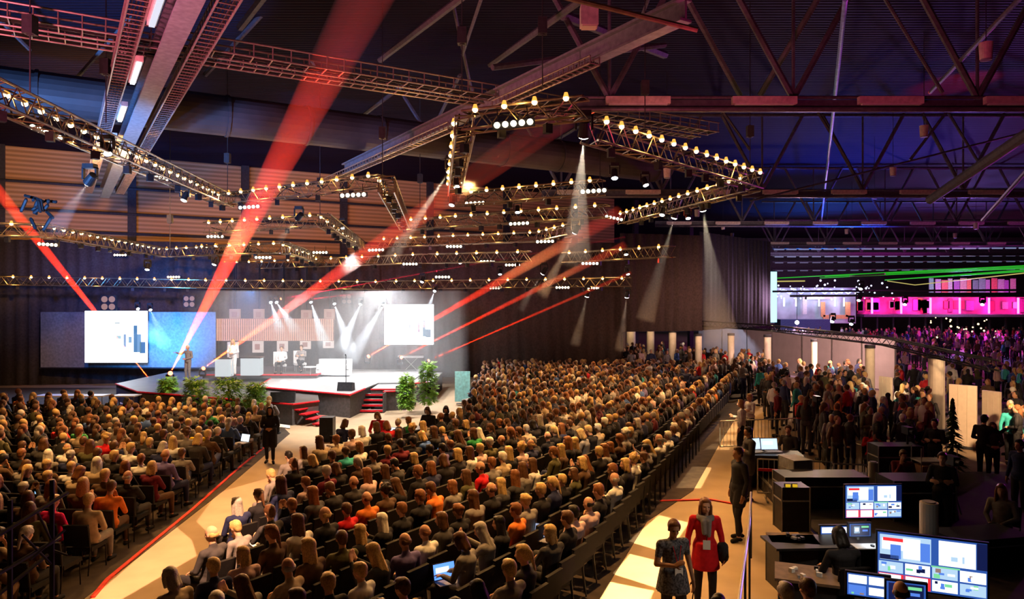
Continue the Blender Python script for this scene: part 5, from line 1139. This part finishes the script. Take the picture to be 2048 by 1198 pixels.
# woman in patterned top
ms = figure('companion', standing('hold', .1), 'short', .010, 0, False, 0, 1.0, hr=(-.25, -.2), flare=.7)
p = G(1346, 1290); pat = mat('black and white patterned cloth', (.13, .13, .15), .8, 0, .9, 34); CLOM['pattern'] = pat
r, parts = person(ms, p, pi+.25, 'tan', 'chestnut', 'pattern', 'charcoal', 'red-haired woman in a patterned top looking down with a badge, carrying a bag'); add_face(r, V(0, .03, 1.63), Euler((-.25, 0, -.2)).to_matrix())
b = MB().box((0, .175, 1.05), (.12, .008, .16)).build('badge', M['paper'], r); MB().tube((0, .17, 1.13), (-.06, .12, 1.42), .005, n=5).tube((0, .17, 1.13), (.06, .12, 1.42), .005, n=5).build('lanyard', M['red'], b)
hb = thing('handbag', p+Matrix.Rotation(pi+.25, 3, 'Z')@V(-.3, .1, .53), 'dark handbag carried by the red-haired woman in patterned top', 'bag'); MB().ell((0, 0, 0), (.08, .17, .15), 16, 10).build('pouch', M['blackcloth'], hb, smooth=True)
MB().tube((0, .12, .1), (0, .0, .34), .01, n=6).tube((0, -.12, .1), (0, .0, .34), .01, n=6).build('handle', M['black'], hb)
ms = figure('man near', standing('side'), 'short', .011, 1, hr=(-.1, .6)); p = W(1440, 1150, 8.7); r, _ = person(ms, (p.x, p.y, 0), pi/2+.5, 'fair', 'black', 'black', 'black', 'dark-haired man in black at the bottom corner of the corridor'); r.location.z = 0; r.scale = (1.0,)*3; add_face(r, V(0, .03, 1.63), Euler((-.1, 0, .6)).to_matrix())
coat = figure('suited', standing('fold'), 'short', .013, 1, False, .62, 1.08, hr=(0, .3)); coat2 = figure('suited two', standing('side', .1), 'short', .013, 1, False, .6, 1.05, hr=(0, .2))
p = G(1478, 1080); person(coat2, p, pi/2+.2, 'tan', 'brown', 'black', 'black', 'tall man in a black suit standing at the corridor handrail', 'men in black at the corridor', scale=1.06)
p = G(1498, 1000); person(coat, p, pi/2, 'tan', 'black', 'charcoal', 'black', 'man in a dark suit standing behind the tall one', 'men in black at the corridor', scale=1.0)
ms = figure('aisle woman', standing('front', .1), 'long', .013, 1, True, .95, 1.08); p = G(540, 926); person(ms, p, pi+.2, 'tan', 'black', 'black', 'black', 'person in a long black coat standing in the central aisle', scale=.95)
def at_head(px, py, h, D=None): h *= PS; D = (EYE-h)*F/(py-CY); return V((px-CX)/F*D, D, 0)
SPOTS = [(1885, 905, 1.75, 2, pi*.8, 'brown', 'black', 'man in a black suit and tie standing behind the tripod'), (1968, 830, 1.78, 4, -.9, 'black', 'black', 'man seen dark against the pinkish display wall, gesturing'), (2040, 880, 1.75, 0, pi*.6, 'black', 'navy', 'large dark figure at the hall edge beyond the display wall'),
 (1820, 815, 1.65, 1, pi, 'blond', 'beige', 'long-haired blond person standing before the ninth column'), (1845, 780, 1.7, 3, pi*.7, 'brown', 'turquoise', 'person in a turquoise shirt with raised elbow beside the ninth column'), (2022, 808, 1.75, 0, pi*.9, 'blond', 'turquoise', 'person in turquoise with a scarf at the hall edge'), (1985, 845, 1.6, 1, pi*.9, 'brown', 'charcoal', 'woman facing the dark speaking man'),
 (1720, 1065, 0, 0, 0, 'black', 'black', ''), (1870, 838, 1.7, 2, pi*.7, 'black', 'black', 'dark figure beside the large conifer'), (1555, 775, 1.72, 0, pi*.4, 'black', 'burgundy', 'man in a dark purple jacket leaning behind the long barrier'), (1500, 788, 1.7, 2, pi*.6, 'blond', 'white', 'person in a white shirt standing at the corridor end'), (1483, 800, 1.7, 3, pi*.4, 'blond', 'white', 'second white-shirted person standing at the corridor end'),
 (1522, 734, 1.75, 0, .3, 'black', 'turquoise', 'helper in a turquoise shirt standing behind the crowd'), (1477, 714, 1.7, 3, .8, 'blond', 'turquoise', 'helper in a turquoise shirt beside the fifth column'), (1425, 718, 1.7, 0, .5, 'blond', 'white', 'person in white standing before the fourth column'), (1298, 722, 1.75, 2, .8, 'brown', 'white', 'man in a white shirt standing before the second column'), (1280, 698, 1.72, 0, 0, 'grey', 'pale pink', 'person in pale shirt beside the first column'), (1262, 700, 1.75, 2, .4, 'brown', 'grey', 'person in grey standing by the brown drape end'),
 (1318, 690, 1.7, 1, 2, 'blond', 'red', 'person in a red checked top between the second and third columns'), (1690, 740, 1.75, 0, pi, 'black', 'black', 'dark figure silhouetted against the frosted sheets'), (1638, 738, 1.75, 2, pi, 'black', 'charcoal', 'second dark figure silhouetted against the frosted sheets'), (1660, 745, 1.7, 3, pi, 'brown', 'white', 'person in white near the seventh column'), (1372, 735, 1.72, 7, 2.6, 'brown', 'navy', 'man in navy suit with badge beside the third column'), (1390, 740, 1.72, 7, 2.9, 'black', 'navy', 'second man in navy suit with badge by the fourth column')]
SPOTS = [s for s in SPOTS if s[7]]
for (px, py, h, vi, rz, hair, top, lab) in SPOTS: person(STAND[vi][2], at_head(px, py, h), rz, 'fair', hair, top, 'black', lab, None, scale=h/1.74)
# seated technicians and others
def seatp(vi, px, py, h, rz, hair, top, lab, z=0.0, skin='fair', chair=True):
    D = (EYE-z-1.36)*F/(py-CY); p = V((px-CX)/F*D, D, z); r, _ = person(SEAT[vi][2], p, rz, skin, hair, top, 'black', lab, None)
    if chair: o = copy_tree(CH, p, rz); tag(o, 'black chair under the '+lab.split(' seated')[0].split(' sitting')[0][:60], 'chair', None)
    return p
seatp(5, 1686, 1070, 0, .1, 'black', 'black', 'dark-haired technician seen from behind seated at the black desk', .32)
seatp(6, 1800, 1178, 0, -.3, 'black', 'black', 'technician seated low before the largest monitor', .32)
seatp(0, 1612, 1172, 0, .2, 'brown', 'charcoal', 'technician sitting beside the closer littered table', .32)
seatp(2, 1565, 1178, 0, .3, 'grey', 'black', 'grey-haired technician sitting by the handrail', .32)
seatp(0, 1576, 858, 0, 2.4, 'brown', 'charcoal', 'person seated behind the two bright laptops')
seatp(1, 2003, 978, 0, 2.2, 'chestnut', 'grey', 'woman in a checked shirt seated alone at the hall edge')
seatp(4, 1805, 905, 0, 2.8, 'brown', 'burgundy', 'person seated before the cart with crates')
seatp(3, 1840, 850, 0, 2.6, 'blond', 'black', 'person seated below the ninth column')
seatp(12, 1745, 860, 0, 2.8, 'brown', 'red', 'person with a red collar seated by the narrow cream board')
# people on the stage
r, _ = person(STAND[4][2], G(376, 762, .9), pi*.9, 'fair', 'white', 'grey', 'grey', 'person in pale clothes standing by the tall red beam on stage')
r, _ = person(STAND[1][2], G(466, 752, 1.25), pi, 'fair', 'blond', 'white', 'white', 'presenter in white standing between the two glowing desks')
r, _ = person(SEAT[0][2], G(563, 746, 1.25), pi, 'fair', 'brown', 'white', 'charcoal', 'person in white sitting in the leaning stage armchair')
r, _ = person(SEAT[2][2], G(602, 743, 1.25), pi, 'fair', 'brown', 'grey', 'black', 'hazy person sitting in the pale stage armchair')
# front table people
for i, (px, py, vi, rz, hair, top, lab) in enumerate(((757, 828, 5, pi-.2, 'chestnut', 'red', 'person in a red jacket sitting behind the front tables'), (857, 818, 5, pi-.3, 'brown', 'black', 'person in black working behind the front tables'), (893, 816, 5, pi-.1, 'black', 'charcoal', 'second dark-clad person behind the front tables'), (686, 845, 5, -.5, 'brown', 'navy', 'person in navy at the loudspeaker end of the tables'))):
    seatp(vi, px, py, 0, rz, hair, top, lab)
# laptops in the audience: laid on the knees of the person nearest to each spot
for i, (px, py, col, e) in enumerate(((903, 1160, (.10, .28, 1), 1.7), (855, 910, (.25, .5, 1), 1.5), (777, 868, (.8, .9, 1), 1.4), (780, 890, (.8, .9, 1), 1.3), (478, 882, (.8, .9, 1), 1.4), (1075, 1075, (.5, .6, .9), .7), (38, 1000, (.3, .6, 1), 1.2))):
    p = G(px, py, .75); laptop((p.x, p.y, .66), 2*pi-.5 if i else .55, 'open laptop glowing %s near %s' % (['blue', 'pale blue', 'white', 'white', 'white', 'grey', 'cyan'][i], ['the listener closest to the camera', 'a listener below the front tables', 'a listener just behind the front tables', 'the listener behind that one', 'a listener by the person in a long coat', 'a listener in the middle of the block', 'a listener at the outer edge'][i]), col, e, 1.15 if i else 1.2)
# stacked paper / program sheets on laps
rr = random.Random(77); pc = 0
for i in ind[:150]:
    if rr.random() < .16:
        x, y, a, *_ = seats[i]; f = V(math.cos(a+pi/2), math.sin(a+pi/2), 0); blk, row, sn = seats[i][3:]
        o = MB().box((0, 0, 0), (.15, .21, .006), R=Euler((.25, 0, 0)).to_matrix()).build('paper_sheet', M['paper'], loc=(x+f.x*.33, y+f.y*.33, .70), rz=a)
        tag(o, 'white paper on a lap, %s row %s, %s seat' % (ordn(rowset[blk].index(row)), 'from corridor' if blk == 'R' else 'of side block', ordn(sn-1)), 'paper', 'white papers held by the audience'); pc += 1
# ---------------------------------------------------------------- far crowd, one object
def coarse(style, J, skirt=False):
    pel, ch, nk, hd = J['pel'], J['ch'], J['nk'], J['hd']; out = []
    b = MB(); b.cap(ch+V(0, 0, .06), nk+V(0, 0, .05), .05, n=6); b.ell(hd+V(0, .01, -.01), (.072, .09, .115), 8, 6)
    for s in (0, 1): b.ell(J['wr'][s]+V(0, .03, 0), (.045, .06, .03), 6, 4)
    out.append(b)
    b = MB(); b.ell(hd+V(0, -.03, .03), (.088, .1, .1), 8, 6)
    if style == 'long': b.cap(hd+V(0, -.08, 0), hd+V(0, -.1, -.22), .07, n=6)
    out.append(b)
    t = MB(); t.ell(ch.lerp(pel, .15), (.19, .13, .24), 10, 6); t.ell(ch.lerp(pel, .65), (.165, .13, .26), 10, 6)
    for s in (0, 1): t.cap(J['sh'][s], J['el'][s], .06, n=6); t.cap(J['el'][s], J['wr'][s], .048, .036, n=6)
    out.append(t)
    t = MB(); t.ell(pel, (.175, .14, .12), 8, 6)
    for s in (0, 1): t.cap(J['hp'][s], J['kn'][s], .09, .065, n=6); t.cap(J['kn'][s], J['an'][s], .06, .045, n=6)
    out.append(t)
    t = MB()
    for s in (0, 1): t.cap(J['an'][s]+V(0, 0, -.04), J['to'][s], .045, n=6)
    out.append(t); return out
COA = {'s0': coarse('short', seated('lap')), 's1': coarse('long', seated('fold')), 's2': coarse('short', seated('type', .1)), 't0': coarse('short', standing('side')), 't1': coarse('long', standing('front')), 't2': coarse('short', standing('fold'))}
import numpy as np
CNP = {k: [(np.array(m.v, dtype=np.float32), m.f) for m in v] for k, v in COA.items()}
def flat(m): return tuple(m.node_tree.nodes['Color Ramp'].color_ramp.elements[1].color[:3]) if 0 else None
RGB_H = {'black': (.015, .012, .01), 'brown': (.10, .045, .02), 'chestnut': (.22, .085, .03), 'blond': (.58, .38, .15), 'grey': (.42, .38, .34), 'white': (.75, .7, .62)}
RGB_S = {'fair': (.62, .34, .22), 'tan': (.42, .22, .13), 'brown': (.16, .075, .04)}
def crowd(name, people, lab):
    vs = []; loops = []; starts = []; cnt = []; cols = []; nv = 0
    for (x, y, rz, key, skin, hair, top, trou, sc, *z) in people:
        sc *= PS; c, s = math.cos(rz)*sc, math.sin(rz)*sc; zz = z[0] if z else 0
        for (va, fa), col in zip(CNP[key], (RGB_S[skin], RGB_H[hair], CLO[top], CLO[trou], CLO['black'])):
            w = np.empty_like(va); w[:, 0] = x+va[:, 0]*c-va[:, 1]*s; w[:, 1] = y+va[:, 0]*s+va[:, 1]*c; w[:, 2] = zz+va[:, 2]*sc
            vs.append(w); cols.append(np.tile(np.array([*col, 1], dtype=np.float32), (len(va), 1)))
            loops.append(np.array([i+nv for f in fa for i in f], dtype=np.int32)); cnt.append(np.array([len(f) for f in fa], dtype=np.int32)); nv += len(va)
    v = np.concatenate(vs); l = np.concatenate(loops); ct = np.concatenate(cnt); st = np.concatenate([[0], np.cumsum(ct)[:-1]]).astype(np.int32)
    me = bpy.data.meshes.new(name); me.vertices.add(len(v)); me.vertices.foreach_set('co', v.ravel()); me.loops.add(len(l)); me.loops.foreach_set('vertex_index', l); me.polygons.add(len(st)); me.polygons.foreach_set('loop_start', st); me.update(calc_edges=True)
    ca = me.color_attributes.new('Col', 'FLOAT_COLOR', 'POINT'); ca.data.foreach_set('color', np.concatenate(cols).ravel()); me.polygons.foreach_set('use_smooth', [True]*len(st))
    m, nt, b = new_mat('crowd cloth and skin'); a = nt.nodes.new('ShaderNodeVertexColor'); a.layer_name = 'Col'; nt.links.new(a.outputs['Color'], b.inputs['Base Color']); b.inputs['Roughness'].default_value = .8
    me.materials.append(m); o = bpy.data.objects.new(name, me); COL.objects.link(o); return tag(o, lab, 'crowd', None, 'stuff')
cl = []
for (x, y, rz, vi, skin, hair, top, trou, sc) in farp: cl.append((x, y, rz, 's1' if SEAT[vi][1] in ('long', 'pony', 'bob') else ('s0', 's2')[vi % 2], skin, hair, top, trou, sc))
# standing crowd behind: along the columns, between sheets and barrier, and under the magenta stand
rr = random.Random(21)
def rnd_top(bright=False): return rr.choice(['white', 'grey', 'beige', 'turquoise', 'pale pink', 'red', 'brown', 'white', 'grey', 'navy']) if bright else pick(rr, TOPW)
def fill(poly_px, N, key='t', zmin=0):
    n_ = 0; k = 0
    while n_ < N and k < N*60:
        k += 1; (x0, x1, D0, D1) = poly_px; D = math.sqrt(rr.uniform(D0**2, D1**2)); px = rr.uniform(x0, x1); x = (px-CX)/F*D
        if any(abs(x-c[0]) < .45 and abs(D-c[1]) < .4 for c in cl[-120:]) or any(math.hypot(x-(q_[0]-CX)*2.3/(q_[1]-CY), D-2.3*F/(q_[1]-CY)) < .75 for q_ in CP): continue
        cl.append((x, D, rr.uniform(0, 6.28), key+str(rr.randrange(3)), rr.choice(['fair', 'fair', 'tan']), pick(rr, HAIRW), rnd_top(rr.random() < .2), rr.choice(['black', 'navy', 'charcoal']), rr.uniform(.93, 1.05))); n_ += 1
fill((1250, 1400, 47.2, 56), 34); fill((1400, 1530, 38, 50), 46); fill((1530, 1740, 29, 40), 62); fill((1600, 1880, 24.5, 30), 34); fill((1790, 2060, 30, 44), 46); fill((1745, 2070, 44, 90), 170); fill((1545, 1740, 60, 88), 60); fill((2004, 2060, 22, 30), 8); fill((1640, 1870, 21, 24.5), 16)
crowd('crowd', cl, 'farther audience rows and standing visitors filling the hall behind the nearest people')
# far chairs as one object
m = MB()
for (x, y, a) in farc:
    if y > 34 and x > 2: continue
    R = Matrix.Rotation(a, 3, 'Z'); c = V(x, y, 0)
    m.box(c+R@V(0, .02, .48), (.5, .5, .08), R=R); m.box(c+R@V(0, -.3, .77), (.48, .05, .42), R=R)
tag(m.build('far_chairs', M['chair']), 'black conference chairs of the farther rows', 'chairs', None, 'stuff')
# unseen lamps, each with an added plate cut to shape its bright floor patches
def gobo(src, quads, I, col, lab):
    src = Vector(src); bx_ = [min(min(p.x for p in q) for q in quads), max(max(p.x for p in q) for q in quads), min(min(p.y for p in q) for q in quads), max(max(p.y for p in q) for q in quads)]
    c = V((bx_[0]+bx_[1])/2, (bx_[2]+bx_[3])/2, 0); k = .35/src.z
    tgt = c; z = src.z-.35
    def up(p): return src+(V(p.x, p.y, 0)-src)*k
    # plate made of strips around the openings, as a grid of cells
    t = thing('added_gobo_lamp', src, lab, 'stage light', 'added unseen lamps with plates cut for the bright floor patches')
    from mathutils.geometry import tessellate_polygon
    g_ = 16; outer = [V(bx_[0]-g_, bx_[2]-g_, 0), V(bx_[1]+g_, bx_[2]-g_, 0), V(bx_[1]+g_, bx_[3]+g_, 0), V(bx_[0]-g_, bx_[3]+g_, 0)]
    dirs = [(p-src).normalized() for q in quads for p in q]; ax = Vector((0, 0, 0))
    lo = min(dirs, key=lambda d: d.y/-d.z); hi = max(dirs, key=lambda d: d.y/-d.z); ax = (lo+hi).normalized(); c = src+ax*10; half = max(d.angle(ax) for d in dirs)+.02
    rings = [[up(p)-src for p in lp] for lp in [outer]+quads]; fl = [p for r_ in rings for p in r_]; tri = tessellate_polygon([[Vector((p.x, p.y, 0)) for p in r_] for r_ in rings]); n0 = len(fl); mp = MB()
    mp.add(fl+[p+V(0, 0, .004) for p in fl], [tuple(t_) for t_ in tri]+[tuple(i+n0 for i in t_[::-1]) for t_ in tri]); mp.build('added_gobo_plate', M['black'], t)
    MB().tube((0, 0, .06), (0, 0, .5), .09, n=14).build('housing', M['black'], t)
    s = spot('added_gobo_light', src, c, col, I, math.degrees(half), .05, .0008); return t
def Q(*pp): return [G(*p) for p in pp]

gobo((2.6, 7.2, 11.2), [Q((1190, 1216), (1221, 1164), (1310, 1182), (1290, 1230)), Q((1225, 1150), (1260, 1108), (1350, 1130), (1318, 1180)), Q((1255, 1085), (1318, 1030), (1380, 1046), (1338, 1110)), Q((1350, 979), (1385, 933), (1425, 935), (1402, 980)),
 Q((1405, 902), (1425, 888), (1468, 888), (1458, 902)), Q((1428, 885), (1442, 870), (1475, 870), (1470, 885)), Q((1446, 867), (1458, 852), (1484, 852), (1477, 867))], 4200, (1, .70, .36), 'unseen lamp with added slotted plate above the side corridor')
gobo((-3.2, 8.5, 9.9), [Q((150, 1225), (350, 1052), (384, 1080), (394, 1114), (250, 1198), (205, 1225)), Q((392, 1044), (436, 985), (610, 935), (610, 1000), (490, 1085), (436, 1088)), Q((268, 1228), (430, 1128), (560, 1078), (560, 1130), (420, 1260))], 1700, (1, .50, .27), 'profile lamp with barred plate lighting the central aisle')
